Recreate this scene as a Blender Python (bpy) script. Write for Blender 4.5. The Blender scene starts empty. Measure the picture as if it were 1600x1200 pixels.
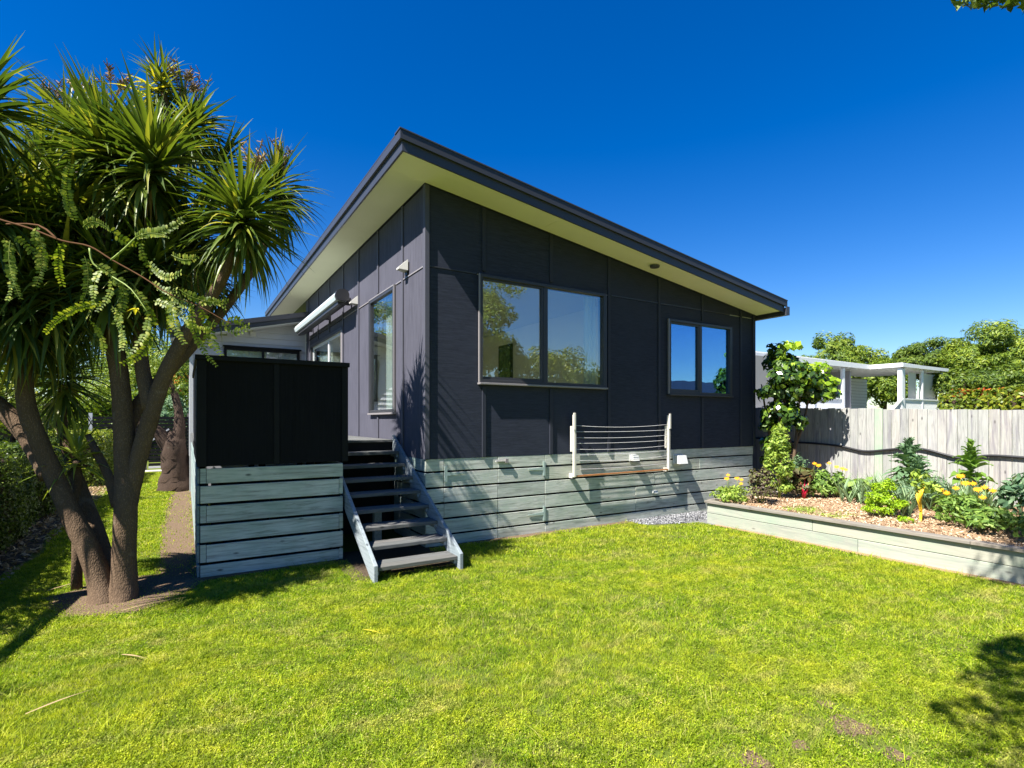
import bpy, bmesh, math, random
import numpy as np
from mathutils import Vector, Matrix
R = math.radians
random.seed(7); NR = np.random.RandomState(11)
SC = bpy.context.scene
COL = SC.collection

# ------------------------------------------------------------------ camera, sky, sun, exposure
EYE = Vector((-2.797, -6.825, 1.75))
cam = bpy.data.objects.new('camera', bpy.data.cameras.new('camera')); COL.objects.link(cam)
cam.location = EYE; cam.rotation_euler = (R(90), 0, R(-31.5))
cam.data.sensor_width = 36; cam.data.lens = 18.72; cam.data.shift_y = 0.0356
cam.data.clip_start = 0.05; cam.data.clip_end = 3000
SC.camera = cam
SUNV = Vector((1.494, .3205, -1.918)).normalized()
SUN_EL = math.asin(-SUNV.z)
world = bpy.data.worlds.new('World'); SC.world = world; world.use_nodes = True
wn = world.node_tree; wn.nodes.clear()
sky = wn.nodes.new('ShaderNodeTexSky'); sky.sky_type = 'NISHITA'; sky.sun_disc = False
sky.sun_elevation = SUN_EL; sky.sun_rotation = math.atan2(-SUNV.x, -SUNV.y)
sky.altitude = 100; sky.air_density = 1.1; sky.dust_density = 0.12; sky.ozone_density = 4.5
hs = wn.nodes.new('ShaderNodeHueSaturation'); hs.inputs['Hue'].default_value = .515; hs.inputs['Saturation'].default_value = 1.42; hs.inputs['Value'].default_value = 1.08
bgn = wn.nodes.new('ShaderNodeBackground'); bgn.inputs[1].default_value = 0.052
wo = wn.nodes.new('ShaderNodeOutputWorld')
wn.links.new(sky.outputs[0], hs.inputs['Color']); wn.links.new(hs.outputs[0], bgn.inputs[0]); wn.links.new(bgn.outputs[0], wo.inputs[0])
sl = bpy.data.lights.new('sun', 'SUN'); sl.energy = 5.0; sl.angle = R(.53); sl.color = (1, .965, .9)
sun = bpy.data.objects.new('sun', sl); COL.objects.link(sun); sun.rotation_euler = SUNV.to_track_quat('-Z', 'Y').to_euler(); sun.location = (-15, -5, 20)
SC.view_settings.view_transform = 'Standard'; SC.view_settings.look = 'None'
SC.view_settings.exposure = 1.55; SC.view_settings.gamma = 1

# ------------------------------------------------------------------ helpers
def P(px, py, d):
    """a real point d metres in front of the camera position, on a bearing measured in the photograph"""
    u = (px-800)/832; v = (657-py)/832
    return Vector((EYE.x+d*(u*.8527+.5224), EYE.y+d*(-u*.5226+.8526), EYE.z+d*v))
def project(p):
    q = p-EYE; d = q.x*.5224+q.y*.8526; u = q.x*.8527-q.y*.5226
    return (800+832*u/d, 657-832*q.z/d, d) if d > .05 else (None, None, d)
WL = {}
def reg(o, parent, wloc):
    wloc = Vector(wloc); WL[o] = wloc
    if parent is not None:
        o.parent = parent; o.location = wloc-WL[parent]
    else: o.location = wloc
    COL.objects.link(o); return o
def thing(name, label, cat, loc=(0, 0, 0), group=None):
    o = bpy.data.objects.new(name, None); o.empty_display_size = .1
    reg(o, None, loc); o['label'] = label; o['category'] = cat
    if group: o['group'] = group
    return o
def tag(o, label, cat, group=None):
    o['label'] = label; o['category'] = cat
    if group: o['group'] = group
    return o
def structure(o): o['kind'] = 'structure'; return o
def stuff(o): o['kind'] = 'stuff'; return o
def mesh(name, verts, faces, mat, parent=None, origin=None, smooth=False):
    if origin is None:
        a = np.array([tuple(v) for v in verts]); origin = (a.min(0)+a.max(0))/2
    origin = Vector([float(c) for c in origin])
    me = bpy.data.meshes.new(name); me.from_pydata([tuple(Vector(v)-origin) for v in verts], [], faces)
    me.materials.append(mat)
    if smooth: me.polygons.foreach_set('use_smooth', [True]*len(me.polygons))
    me.update()
    return reg(bpy.data.objects.new(name, me), parent, origin)
def npmesh(name, V, F, mat, parent=None, origin=(0, 0, 0), smooth=False):
    V = np.asarray(V, dtype=np.float32)-np.array(origin, dtype=np.float32); F = np.asarray(F, dtype=np.int32); n, k = F.shape
    me = bpy.data.meshes.new(name); me.vertices.add(len(V)); me.vertices.foreach_set('co', V.ravel())
    me.loops.add(n*k); me.loops.foreach_set('vertex_index', F.ravel()); me.polygons.add(n)
    me.polygons.foreach_set('loop_start', np.arange(0, n*k, k, dtype=np.int32)); me.polygons.foreach_set('loop_total', np.full(n, k, dtype=np.int32))
    me.materials.append(mat); me.update(calc_edges=True)
    if smooth: me.polygons.foreach_set('use_smooth', np.ones(n, dtype=bool))
    return reg(bpy.data.objects.new(name, me), parent, origin)
def box(name, a, b, mat, parent=None, bev=0.0, rot=None):
    a = Vector(a); b = Vector(b); c = (a+b)/2; d = (b-a)/2
    vs = [(sx*d.x, sy*d.y, sz*d.z) for sx in (-1, 1) for sy in (-1, 1) for sz in (-1, 1)]
    fs = [(0, 1, 3, 2), (4, 6, 7, 5), (0, 4, 5, 1), (2, 3, 7, 6), (0, 2, 6, 4), (1, 5, 7, 3)]
    me = bpy.data.meshes.new(name); me.from_pydata(vs, [], fs)
    if bev:
        bm = bmesh.new(); bm.from_mesh(me); bmesh.ops.bevel(bm, geom=bm.edges[:], offset=bev, segments=1, affect='EDGES'); bm.to_mesh(me); bm.free()
    me.materials.append(mat); me.update()
    o = reg(bpy.data.objects.new(name, me), parent, c)
    if rot: o.rotation_euler = rot
    return o
def prism(name, poly, axis, d0, d1, mat, parent=None, bev=0):
    """polygon in the two other axes (in x,y,z order), extruded along axis from d0 to d1"""
    def v3(p, d): return (p[0], d, p[1]) if axis == 'y' else (d, p[0], p[1]) if axis == 'x' else (p[0], p[1], d)
    n = len(poly); vs = [v3(p, d0) for p in poly]+[v3(p, d1) for p in poly]
    fs = [tuple(range(n)), tuple(range(2*n-1, n-1, -1))]+[(i, i+n, (i+1) % n+n, (i+1) % n) for i in range(n)]
    o = mesh(name, vs, fs, mat, parent)
    bm = bmesh.new(); bm.from_mesh(o.data); bmesh.ops.recalc_face_normals(bm, faces=bm.faces)
    if bev: bmesh.ops.bevel(bm, geom=bm.edges[:], offset=bev, segments=1, affect='EDGES')
    bm.to_mesh(o.data); bm.free(); return o
def beam(name, p, q, w, h, mat, parent=None):
    """square bar from p to q, w across, h high"""
    p = Vector(p); q = Vector(q); d = (q-p).normalized(); s = d.cross(Vector((0, 0, 1)))
    s = s.normalized() if s.length > .01 else Vector((1, 0, 0)); u = s.cross(d).normalized()
    vs = [e+s*(a*w/2)+u*(b*h/2) for e in (p, q) for a, b in ((-1, -1), (1, -1), (1, 1), (-1, 1))]
    return mesh(name, vs, [(3, 2, 1, 0), (4, 5, 6, 7)]+[(i, (i+1) % 4, (i+1) % 4+4, i+4) for i in range(4)], mat, parent)
def tube_geo(pts, rads, n=8, jit=0, rnd=random):
    vs, fs = [], []; pts = [Vector(p) for p in pts]
    d0 = (pts[1]-pts[0]).normalized(); s = d0.orthogonal().normalized()
    for i, p in enumerate(pts):
        d = (pts[min(i+1, len(pts)-1)]-pts[max(i-1, 0)]).normalized()
        s = (s-d*s.dot(d)).normalized(); u = d.cross(s)
        for k in range(n):
            a = 2*math.pi*k/n; r = rads[i]*(1+rnd.uniform(-jit, jit))
            vs.append(p+(s*math.cos(a)+u*math.sin(a))*r)
    for i in range(len(pts)-1):
        for k in range(n): fs.append((i*n+k, i*n+(k+1) % n, (i+1)*n+(k+1) % n, (i+1)*n+k))
    fs.append(tuple(range(n-1, -1, -1))); fs.append(tuple((len(pts)-1)*n+k for k in range(n)))
    return vs, fs
def tube(name, pts, rads, mat, parent=None, n=8, jit=0, sub=1):
    pts = [Vector(p) for p in pts]
    if not hasattr(rads, '__len__'): rads = [rads]*len(pts)
    if sub > 1:
        P2, R2 = [], []
        for i in range(len(pts)-1):
            a = pts[max(i-1, 0)]; b = pts[i]; c = pts[i+1]; e = pts[min(i+2, len(pts)-1)]
            for k in range(sub):
                t = k/sub
                P2.append(.5*((2*b)+(c-a)*t+(2*a-5*b+4*c-e)*t*t+(3*b-a-3*c+e)*t**3)); R2.append(rads[i]*(1-t)+rads[i+1]*t)
        P2.append(pts[-1]); R2.append(rads[-1]); pts, rads = P2, R2
    vs, fs = tube_geo(pts, rads, n, jit)
    return mesh(name, vs, fs, mat, parent, smooth=True)
def joined(name, geos, mat, parent=None, smooth=False, origin=None):
    V, F = [], []
    for v, f in geos:
        o = len(V); V += v; F += [tuple(i+o for i in q) for q in f]
    return mesh(name, V, F, mat, parent, origin=origin, smooth=smooth)
def boxgeo(a, b):
    return [(x, y, z) for x in (a[0], b[0]) for y in (a[1], b[1]) for z in (a[2], b[2])], [(0, 1, 3, 2), (4, 6, 7, 5), (0, 4, 5, 1), (2, 3, 7, 6), (0, 2, 6, 4), (1, 5, 7, 3)]

# ------------------------------------------------------------------ materials
class N:
    def __init__(s, name):
        s.m = bpy.data.materials.new(name); s.m.use_nodes = True; s.t = s.m.node_tree; s.b = s.t.nodes['Principled BSDF']; s.out = s.t.nodes['Material Output']
    def n(s, ty, **k):
        x = s.t.nodes.new(ty)
        for a, v in k.items(): setattr(x, a, v)
        return x
    def l(s, a, b): s.t.links.new(a, b)
    def co(s, scale=(1, 1, 1), kind='Object', rand=0):
        tc = s.n('ShaderNodeTexCoord'); mp = s.n('ShaderNodeMapping'); mp.inputs['Scale'].default_value = scale
        if rand:
            oi = s.n('ShaderNodeObjectInfo'); m = s.n('ShaderNodeMath', operation='MULTIPLY'); m.inputs[1].default_value = rand; s.l(oi.outputs['Random'], m.inputs[0])
            cb = s.n('ShaderNodeCombineXYZ'); [s.l(m.outputs[0], cb.inputs[i]) for i in range(3)]
            va = s.n('ShaderNodeVectorMath', operation='ADD'); s.l(tc.outputs[kind], va.inputs[0]); s.l(cb.outputs[0], va.inputs[1]); s.l(va.outputs[0], mp.inputs['Vector'])
        else: s.l(tc.outputs[kind], mp.inputs['Vector'])
        return mp.outputs[0]
    def noise(s, vec, scale, detail=4, rough=.55, dist=0):
        x = s.n('ShaderNodeTexNoise'); x.inputs['Scale'].default_value = scale; x.inputs['Detail'].default_value = detail; x.inputs['Roughness'].default_value = rough; x.inputs['Distortion'].default_value = dist
        s.l(vec, x.inputs['Vector']); return x.outputs['Fac']
    def ramp(s, fac, stops):
        x = s.n('ShaderNodeValToRGB'); e = x.color_ramp.elements
        while len(e) < len(stops): e.new(.5)
        for i, (p, c) in enumerate(stops):
            e[i].position = p; e[i].color = (*c, 1) if len(c) == 3 else c
        s.l(fac, x.inputs[0]); return x.outputs[0]
    def mix(s, f, a, b, bt='MIX'):
        x = s.n('ShaderNodeMix', data_type='RGBA', blend_type=bt)
        for i, v in ((0, f), (6, a), (7, b)):
            if hasattr(v, 'type') and hasattr(v, 'node'): s.l(v, x.inputs[i])
            elif i == 0: x.inputs[0].default_value = v
            else: x.inputs[i].default_value = (*v, 1)
        return x.outputs[2]
    def bump(s, h, st=.3, dist=.01):
        x = s.n('ShaderNodeBump'); x.inputs['Strength'].default_value = st; x.inputs['Distance'].default_value = dist; s.l(h, x.inputs['Height']); s.l(x.outputs[0], s.b.inputs['Normal'])
    def col(s, c): s.l(c, s.b.inputs['Base Color'])
    def fin(s, rough=.6, spec=.3):
        s.b.inputs['Roughness'].default_value = rough; s.b.inputs['Specular IOR Level'].default_value = spec; return s.m
def plain(name, c, rough=.6, spec=.3, var=.12, scale=6, metal=0):
    m = N(name); v = m.co(kind='Object'); f = m.noise(v, scale, 5)
    m.col(m.mix(f, tuple(x*(1-var) for x in c), tuple(min(1, x*(1+var)) for x in c))); m.bump(m.noise(v, scale*30, 3), .08, .002)
    m.b.inputs['Metallic'].default_value = metal; return m.fin(rough, spec)
def wood(name, light, dark, tint, axis='x', stain=.35, streak=(.5, .5, .5), streak_amt=0, bump=.35, knots=True):
    m = N(name); s = {'x': (1, 14, 14), 'y': (14, 1, 14), 'z': (14, 14, 1)}[axis]
    v = m.co(s, rand=37); g = m.noise(v, 2.2, 7, .65, 1.2); fine = m.noise(v, 9, 5, .7)
    v2 = m.co((1, 1, 1), rand=37); blot = m.noise(v2, 2.6, 4)
    c = m.ramp(g, [(.3, dark), (.52, light), (.75, tuple(min(1, q*1.12) for q in light))])
    c = m.mix(m.ramp(blot, [(.42, (0, 0, 0)), (.68, (stain,)*3)]), c, tint)
    if streak_amt:
        st = m.noise(m.co({'x': (.35, 5, 5), 'y': (5, .35, 5), 'z': (5, 5, .35)}[axis], rand=91), 3, 5, .6, .6)
        c = m.mix(m.ramp(st, [(.5, (0, 0, 0)), (.72, (streak_amt,)*3)]), c, streak)
    oi = m.n('ShaderNodeObjectInfo'); r = m.ramp(oi.outputs['Random'], [(0, (.82, .84, .84)), (.5, (1, 1, 1)), (1, (1.0, .95, .9))])
    c = m.mix(1.0, c, r, 'MULTIPLY')
    if knots:
        sk = {'x': (1, 2.4, 2.4), 'y': (2.4, 1, 2.4), 'z': (2.4, 2.4, 1)}[axis]
        vo = m.n('ShaderNodeTexVoronoi'); vo.inputs['Scale'].default_value = 2.6; m.l(m.co(sk, rand=13), vo.inputs['Vector'])
        c = m.mix(m.ramp(vo.outputs['Distance'], [(.035, (.9, .9, .9)), (.11, (0, 0, 0))]), c, tuple(q*.4 for q in dark))
    m.col(c); m.bump(m.mix(.5, g, fine), bump, .004); return m.fin(.85, .2)
def leafmat(name, stops, rough=.45, trans=.35, spec=.4, big=0.0, tcol=None):
    m = N(name); ge = m.n('ShaderNodeNewGeometry'); c = m.ramp(ge.outputs['Random Per Island'], stops)
    if big:
        n = m.noise(m.co(kind='Object'), big, 3); c = m.mix(1, c, m.ramp(n, [(.35, (.62, .7, .6)), (.65, (1.2, 1.15, 1.0))]), 'MULTIPLY')
    m.col(c); m.fin(rough, spec)
    tr = m.n('ShaderNodeBsdfTranslucent'); mx = m.n('ShaderNodeMixShader'); mx.inputs[0].default_value = trans
    tc = m.mix(1, c, tcol or (1.3, 1.35, .55), 'MULTIPLY'); m.l(tc, tr.inputs[0]); m.l(m.b.outputs[0], mx.inputs[1]); m.l(tr.outputs[0], mx.inputs[2]); m.l(mx.outputs[0], m.out.inputs[0])
    return m.m
M = {}
# dark stained textured plywood
def ply(name, c, ax):
    m = N(name); v = m.co((4, 4, 55) if ax == 'h' else (42, 42, 1.6), rand=17); g = m.noise(v, 1.4, 7, .75)
    v2 = m.co((60, 60, 2), rand=5); g2 = m.noise(v2, 1.3, 4, .7); b = m.noise(m.co(rand=3), 1.1, 4)
    cc = m.mix(m.ramp(g, [(.3, (0, 0, 0)), (.7, (1, 1, 1))]), tuple(x*.62 for x in c), tuple(x*1.42 for x in c)); cc = m.mix(m.ramp(b, [(.4, (0, 0, 0)), (.7, (.5, .5, .5))]), cc, tuple(x*1.3 for x in c))
    m.col(cc); m.bump(m.mix(.4, g, g2), .35, .003); return m.fin(.75, .1)
M['clad_f'] = ply('clad_front_shaded', (.028, .032, .046), 'h'); M['clad_s'] = ply('clad_side_sunlit', (.070, .069, .088), 'v')  # same stain on both; front darkened for shade, side lightened for sun
M['batten'] = plain('batten_front_shaded', (.028, .031, .043), .6, .2)  # front shade put into the shared batten paint
M['batten_s'] = plain('batten_side_sunlit', (.070, .069, .088), .6, .3)  # same paint, with the side's sun put into the colour
M['black'] = plain('black_stain', (.008, .008, .009), .6, .15, .3)
M['screen'] = ply('screen_black', (.007, .007, .008), 'v')
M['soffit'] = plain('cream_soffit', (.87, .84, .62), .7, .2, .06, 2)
M['fascia'] = plain('fascia_metal', (.035, .037, .045), .45, .35, .1, 3)
M['fascia2'] = plain('gutter_metal', (.042, .045, .056), .42, .4, .1, 3)
M['alu'] = plain('dark_aluminium', (.035, .035, .04), .4, .4, .08)
M['alu_light'] = plain('bronze_aluminium', (.22, .2, .2), .38, .5, .08)
M['white'] = plain('white_paint', (.55, .55, .53), .5, .4, .06)
M['whitepl'] = plain('white_plastic', (.56, .53, .46), .4, .5, .06)
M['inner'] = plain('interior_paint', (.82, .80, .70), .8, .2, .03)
M['carpet'] = plain('pale_timber_floor', (.5, .42, .3), .95, .1, .2)
M['void'] = plain('underfloor_shade', (.02, .02, .02), .9, .1)
M['wb'] = plain('weatherboard_paint', (.46, .46, .49), .6, .3, .05)
M['wb2'] = plain('neighbour_weatherboard', (.30, .28, .27), .6, .3, .05)
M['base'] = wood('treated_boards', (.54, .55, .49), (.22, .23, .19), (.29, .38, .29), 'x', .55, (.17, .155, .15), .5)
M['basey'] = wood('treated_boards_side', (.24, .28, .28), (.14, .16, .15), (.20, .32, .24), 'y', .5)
M['deckb'] = wood('deck_boards', (.12, .12, .118), (.05, .052, .052), (.085, .10, .09), 'x', .4, (.14, .14, .13), .3)
M['string'] = wood('stringer_timber', (.25, .28, .30), (.12, .135, .15), (.17, .22, .22), 'y', .4)
M['bed'] = wood('bed_boards', (.35, .35, .29), (.27, .28, .235), (.27, .35, .26), 'y', .6, (.19, .19, .19), .55)
M['cap'] = wood('bed_cap', (.24, .21, .175), (.13, .115, .10), (.19, .19, .16), 'y', .4)
M['fence'] = wood('fence_palings', (.36, .35, .325), (.19, .18, .175), (.30, .31, .28), 'z', .6, (.19, .175, .20), .9, .4)
M['fenceg'] = wood('green_paling', (.34, .40, .31), (.23, .29, .22), (.24, .36, .26), 'z', .7, (.2, .21, .2), .5, .4)
M['hose'] = plain('black_pipe', (.02, .02, .022), .4, .4)
M['rust'] = plain('rusty_bar', (.42, .17, .06), .6, .3, .3, 12)
M['wire'] = plain('line_wire', (.62, .6, .6), .4, .5)
M['lampg'] = plain('lamp_metal', (.5, .48, .44), .4, .5)
M['awn'] = plain('awning_metal', (.55, .62, .62), .35, .5, .05)
M['curtain'] = leafmat('sheer_curtain', [(0, (.75, .8, .74)), (1, (.8, .84, .78))], .8, .45, .1, 0, (1, 1, 1))
def glass(name, ior, gc=(.95, .97, 1)):
    m = N(name); g = m.n('ShaderNodeBsdfGlossy'); g.inputs[0].default_value = (*gc, 1); g.inputs['Roughness'].default_value = .003
    no = m.noise(m.co(kind='Object'), 1.3, 2); bp = m.n('ShaderNodeBump'); bp.inputs['Strength'].default_value = .035; bp.inputs['Distance'].default_value = .06; m.l(no, bp.inputs['Height']); m.l(bp.outputs[0], g.inputs['Normal'])
    t = m.n('ShaderNodeBsdfTransparent'); t.inputs[0].default_value = (.93, .97, .94, 1)
    lw = m.n('ShaderNodeLayerWeight'); pw = m.n('ShaderNodeMath', operation='POWER'); pw.inputs[1].default_value = 4; m.l(lw.outputs['Facing'], pw.inputs[0]); lw.inputs[0].default_value = .5
    ma = m.n('ShaderNodeMath', operation='MULTIPLY_ADD', use_clamp=True); ma.inputs[1].default_value = 1-ior; ma.inputs[2].default_value = ior; m.l(pw.outputs[0], ma.inputs[0])
    mx = m.n('ShaderNodeMixShader'); m.l(ma.outputs[0], mx.inputs[0]); m.l(t.outputs[0], mx.inputs[1]); m.l(g.outputs[0], mx.inputs[2]); m.l(mx.outputs[0], m.out.inputs[0]); return m.m
M['glass'] = glass('window_glass', .2)
M['dwall'] = plain('room_shade_tone', (.07, .075, .09), .8, .1)  # near-dark wall colour standing for the shade of a deep room
def art():
    m = N('painting_print'); n = m.noise(m.co(kind='Object'), 7, 5, .6, 1.5); m.col(m.ramp(n, [(.35, (.01, .02, .01)), (.5, (.05, .12, .03)), (.65, (.2, .3, .08))])); return m.fin(.3, .5)
M['art'] = art()
def bark(name, a, b, sc=(1, 1, .5)):
    m = N(name); v = m.co(sc, rand=9); n = m.noise(v, 7, 8, .7); vo = m.n('ShaderNodeTexVoronoi'); vo.inputs['Scale'].default_value = 80; m.l(m.co((1, 1, .55), rand=9), vo.inputs['Vector'])
    li = m.noise(m.co(rand=4), 3, 5, .6)
    c = m.mix(n, a, b); c = m.mix(m.ramp(vo.outputs['Distance'], [(.0, (.0, .0, .0)), (.45, (.55, .55, .55))]), c, tuple(x*.45 for x in a))
    c = m.mix(m.ramp(li, [(.6, (0, 0, 0)), (.74, (.45, .45, .45))]), c, (.33, .29, .22)); m.col(c); m.bump(m.mix(.45, n, vo.outputs['Distance']), .8, .014); return m.fin(.95, .1)
M['bark'] = bark('cordyline_bark', (.09, .058, .036), (.27, .185, .12)); M['bark2'] = bark('gnarled_bark', (.05, .035, .026), (.15, .10, .075), (2, 2, .4))
M['stem'] = plain('brown_stem', (.10, .05, .025), .9, .05, .25, 30); M['gstem'] = plain('green_stem', (.2, .26, .05), .5, .3, .25, 30); M['ystem'] = plain('yellow_stem', (.78, .48, .03), .4, .4, .15, 20); M['rstem'] = plain('red_stem', (.5, .008, .05), .35, .5, .2, 20)
def groundmat():
    m = N('ground_turf'); v = m.co(kind='Object'); a = m.noise(v, 1.1, 5); b = m.noise(v, 40, 4, .7); c2 = m.noise(v, 5, 5, .7)
    c = m.mix(b, (.035, .06, .008), (.14, .19, .022)); c = m.mix(m.ramp(c2, [(.45, (0, 0, 0)), (.68, (.8, .8, .8))]), c, (.13, .095, .05)); c = m.mix(m.ramp(a, [(.4, (0, 0, 0)), (.7, (.4, .4, .4))]), c, (.15, .19, .02))
    m.col(c); m.bump(b, .8, .02); return m.fin(.95, .1)
M['ground'] = groundmat()
def soil(name, a, b, c3, sc=22):
    m = N(name); v = m.co(kind='Object'); n = m.noise(v, sc, 8, .75); vo = m.n('ShaderNodeTexVoronoi'); vo.inputs['Scale'].default_value = sc*3; m.l(v, vo.inputs['Vector'])
    c = m.mix(n, a, b); c = m.mix(m.ramp(vo.outputs['Distance'], [(.1, (.6, .6, .6)), (.5, (0, 0, 0))]), c, c3); m.col(c); m.bump(m.mix(.5, n, vo.outputs['Distance']), .9, .02); return m.fin(.95, .1)
M['dirt'] = soil('dry_dirt', (.075, .05, .03), (.19, .13, .085), (.24, .17, .115)); M['mulchg'] = soil('wood_mulch', (.2, .12, .065), (.42, .28, .17), (.5, .37, .24), 30)
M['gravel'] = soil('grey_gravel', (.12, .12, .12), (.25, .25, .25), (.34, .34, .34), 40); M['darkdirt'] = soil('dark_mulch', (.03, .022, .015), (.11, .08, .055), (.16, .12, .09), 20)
M['chip'] = leafmat('wood_chips', [(0, (.13, .07, .035)), (.3, (.40, .27, .16)), (1, (.66, .52, .36))], .9, 0.0, .1)
M['dead'] = leafmat('dead_leaf', [(0, (.22, .14, .08)), (.6, (.38, .27, .15)), (1, (.52, .42, .28))], .8, .15, .1)
M['stone'] = leafmat('gravel_stones', [(0, (.13, .13, .14)), (1, (.36, .36, .36))], .9, 0, .1)
def grassmat():
    m = N('lawn_grass'); ge = m.n('ShaderNodeNewGeometry')
    c = m.ramp(ge.outputs['Random Per Island'], [(0, (.06, .12, .006)), (.22, (.19, .30, .012)), (.5, (.35, .45, .018)), (.8, (.46, .51, .028)), (.92, (.48, .46, .10)), (1, (.58, .48, .24))])
    v = m.co(kind='Object'); big = m.noise(v, .9, 5, .6, .4); med = m.noise(v, 4.5, 4, .65)
    c = m.mix(m.ramp(big, [(.40, (0, 0, 0)), (.66, (.75, .75, .75))]), c, (.44, .45, .03)); c = m.mix(1, c, m.ramp(med, [(.30, (.42, .56, .45)), (.5, (.85, .92, .85)), (.66, (1.12, 1.08, 1.0))]), 'MULTIPLY')
    dry = m.noise(m.co((1, 2.2, 1), kind='Object'), 1.7, 6, .72, .8); c = m.mix(m.ramp(dry, [(.52, (0, 0, 0)), (.70, (.62, .62, .62))]), c, (.50, .41, .17)); fine = m.noise(v, 17, 3, .6); c = m.mix(1, c, m.ramp(fine, [(.34, (.55, .62, .5)), (.55, (1.05, 1.03, 1.0))]), 'MULTIPLY')
    m.col(c); m.fin(.6, .15); tr = m.n('ShaderNodeBsdfTranslucent'); mx = m.n('ShaderNodeMixShader'); mx.inputs[0].default_value = .4
    m.l(m.mix(1, c, (1.25, 1.3, .5), 'MULTIPLY'), tr.inputs[0]); m.l(m.b.outputs[0], mx.inputs[1]); m.l(tr.outputs[0], mx.inputs[2]); m.l(mx.outputs[0], m.out.inputs[0]); return m.m
M['grass'] = grassmat()
M['cord'] = leafmat('cordyline_leaf', [(0, (.035, .065, .014)), (.45, (.075, .12, .018)), (.8, (.16, .20, .024)), (1, (.36, .33, .05))], .42, .28, .4)
M['cordy'] = leafmat('yellowing_cordyline_leaf', [(0, (.4, .38, .04)), (1, (.7, .55, .05))], .4, .35, .4)
M['panicle'] = leafmat('brown_panicle', [(0, (.16, .10, .05)), (1, (.36, .25, .12))], .8, .1, .1)
M['kow'] = leafmat('kowhai_leaflet', [(0, (.06, .10, .01)), (.6, (.16, .21, .016)), (1, (.34, .34, .05))], .5, .35, .3)
M['tree1'] = leafmat('willow_leaf', [(0, (.06, .11, .016)), (.5, (.15, .22, .022)), (1, (.28, .33, .04))], .5, .3, .3, .5)
M['tree2'] = leafmat('dark_tree_leaf', [(0, (.04, .075, .014)), (.6, (.11, .17, .02)), (1, (.2, .25, .035))], .5, .3, .3, .6)
M['hedge'] = leafmat('hedge_leaf', [(0, (.06, .10, .012)), (.6, (.15, .2, .02)), (1, (.3, .3, .03))], .45, .3, .35, .8)
M['hedged'] = leafmat('dark_hedge_leaf', [(0, (.03, .055, .01)), (.6, (.07, .11, .016)), (1, (.2, .26, .04))], .45, .3, .35, 1.5)
M['redtip'] = leafmat('red_leaf', [(0, (.35, .05, .02)), (1, (.6, .14, .03))], .45, .3, .3)
M['orangeb'] = leafmat('orange_blossom', [(0, (.5, .16, .03)), (1, (.65, .3, .08))], .6, .3, .2)
M['camel'] = leafmat('glossy_shrub_leaf', [(0, (.02, .05, .012)), (.6, (.05, .10, .015)), (.85, (.16, .26, .02)), (1, (.3, .42, .03))], .25, .25, .6)
M['camel2'] = leafmat('young_shrub_leaf', [(0, (.2, .34, .02)), (1, (.42, .55, .04))], .3, .35, .5)
M['herb'] = leafmat('light_herb_leaf', [(0, (.12, .2, .03)), (.6, (.26, .36, .05)), (1, (.42, .5, .1))], .5, .35, .3)
M['parsley'] = leafmat('parsley_leaf', [(0, (.16, .3, .01)), (1, (.36, .5, .02))], .5, .35, .3)
M['kale'] = leafmat('blue_green_leaf', [(0, (.06, .13, .06)), (.6, (.13, .22, .11)), (1, (.26, .36, .2))], .55, .25, .3)
M['leek'] = leafmat('leek_leaf', [(0, (.12, .2, .10)), (1, (.3, .4, .2))], .5, .3, .3)
M['purple'] = leafmat('purple_green_leaf', [(0, (.05, .02, .03)), (.5, (.10, .08, .05)), (1, (.26, .3, .08))], .5, .25, .3)
M['dgreen'] = leafmat('calendula_leaf', [(0, (.06, .12, .02)), (.6, (.14, .24, .04)), (1, (.28, .38, .08))], .5, .3, .3)
M['petal'] = leafmat('orange_petal', [(0, (.8, .28, .01)), (1, (.9, .48, .02))], .6, .3, .1, 0, (1, 1, .8))
M['ypetal'] = leafmat('yellow_petal', [(0, (.8, .6, .02)), (1, (.9, .75, .04))], .6, .3, .1, 0, (1, 1, .8))
M['rchard'] = leafmat('dark_red_leaf', [(0, (.08, .03, .02)), (1, (.12, .16, .04))], .4, .25, .4)

# ------------------------------------------------------------------ foliage builders (numpy)
def rand_dirs(n): v = NR.normal(size=(n, 3)); return v/np.linalg.norm(v, axis=1, keepdims=True)
def leaf_quads(C, Nn, L, W):
    """diamond leaf at each centre, long axis random in the plane normal to Nn"""
    n = len(C); a = np.cross(Nn, rand_dirs(n)); a /= np.linalg.norm(a, axis=1, keepdims=True)+1e-9; b = np.cross(Nn, a)
    L = (L*NR.uniform(.7, 1.3, n))[:, None]; W = (W*NR.uniform(.7, 1.3, n))[:, None]
    V = np.stack([C-a*L/2, C+b*W/2+Nn*W*.15, C+a*L/2, C-b*W/2+Nn*W*.15], 1).reshape(-1, 3)
    return V, np.arange(4*n).reshape(-1, 4)
def crown_points(blobs, n, clump=.28, nclump=26, low=-.5):
    vol = np.array([b[3]*b[4]+b[4]*b[5] for b in blobs]); vol /= vol.sum(); out, nor = [], []
    for b, w in zip(blobs, vol):
        c = np.array(b[:3]); r = np.array(b[3:6]); k = max(4, int(nclump)); d = rand_dirs(k*2); d = d[d[:, 2] > low][:k]; k = len(d)
        cc = c+d*r*NR.uniform(.62, 1.0, (k, 1)); m = max(1, int(n*w/k))
        for i in range(k):
            q = rand_dirs(m)*NR.uniform(.25, 1, (m, 1))**.5; out.append(cc[i]+q*r*clump*NR.uniform(.8, 1.35)); nor.append(q+d[i]*.4+NR.normal(size=(m, 3))*.45)
    o = np.concatenate(out); m_ = np.concatenate(nor); m_[:, 2] += .35; m_ /= np.linalg.norm(m_, axis=1, keepdims=True); return o, m_
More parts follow.
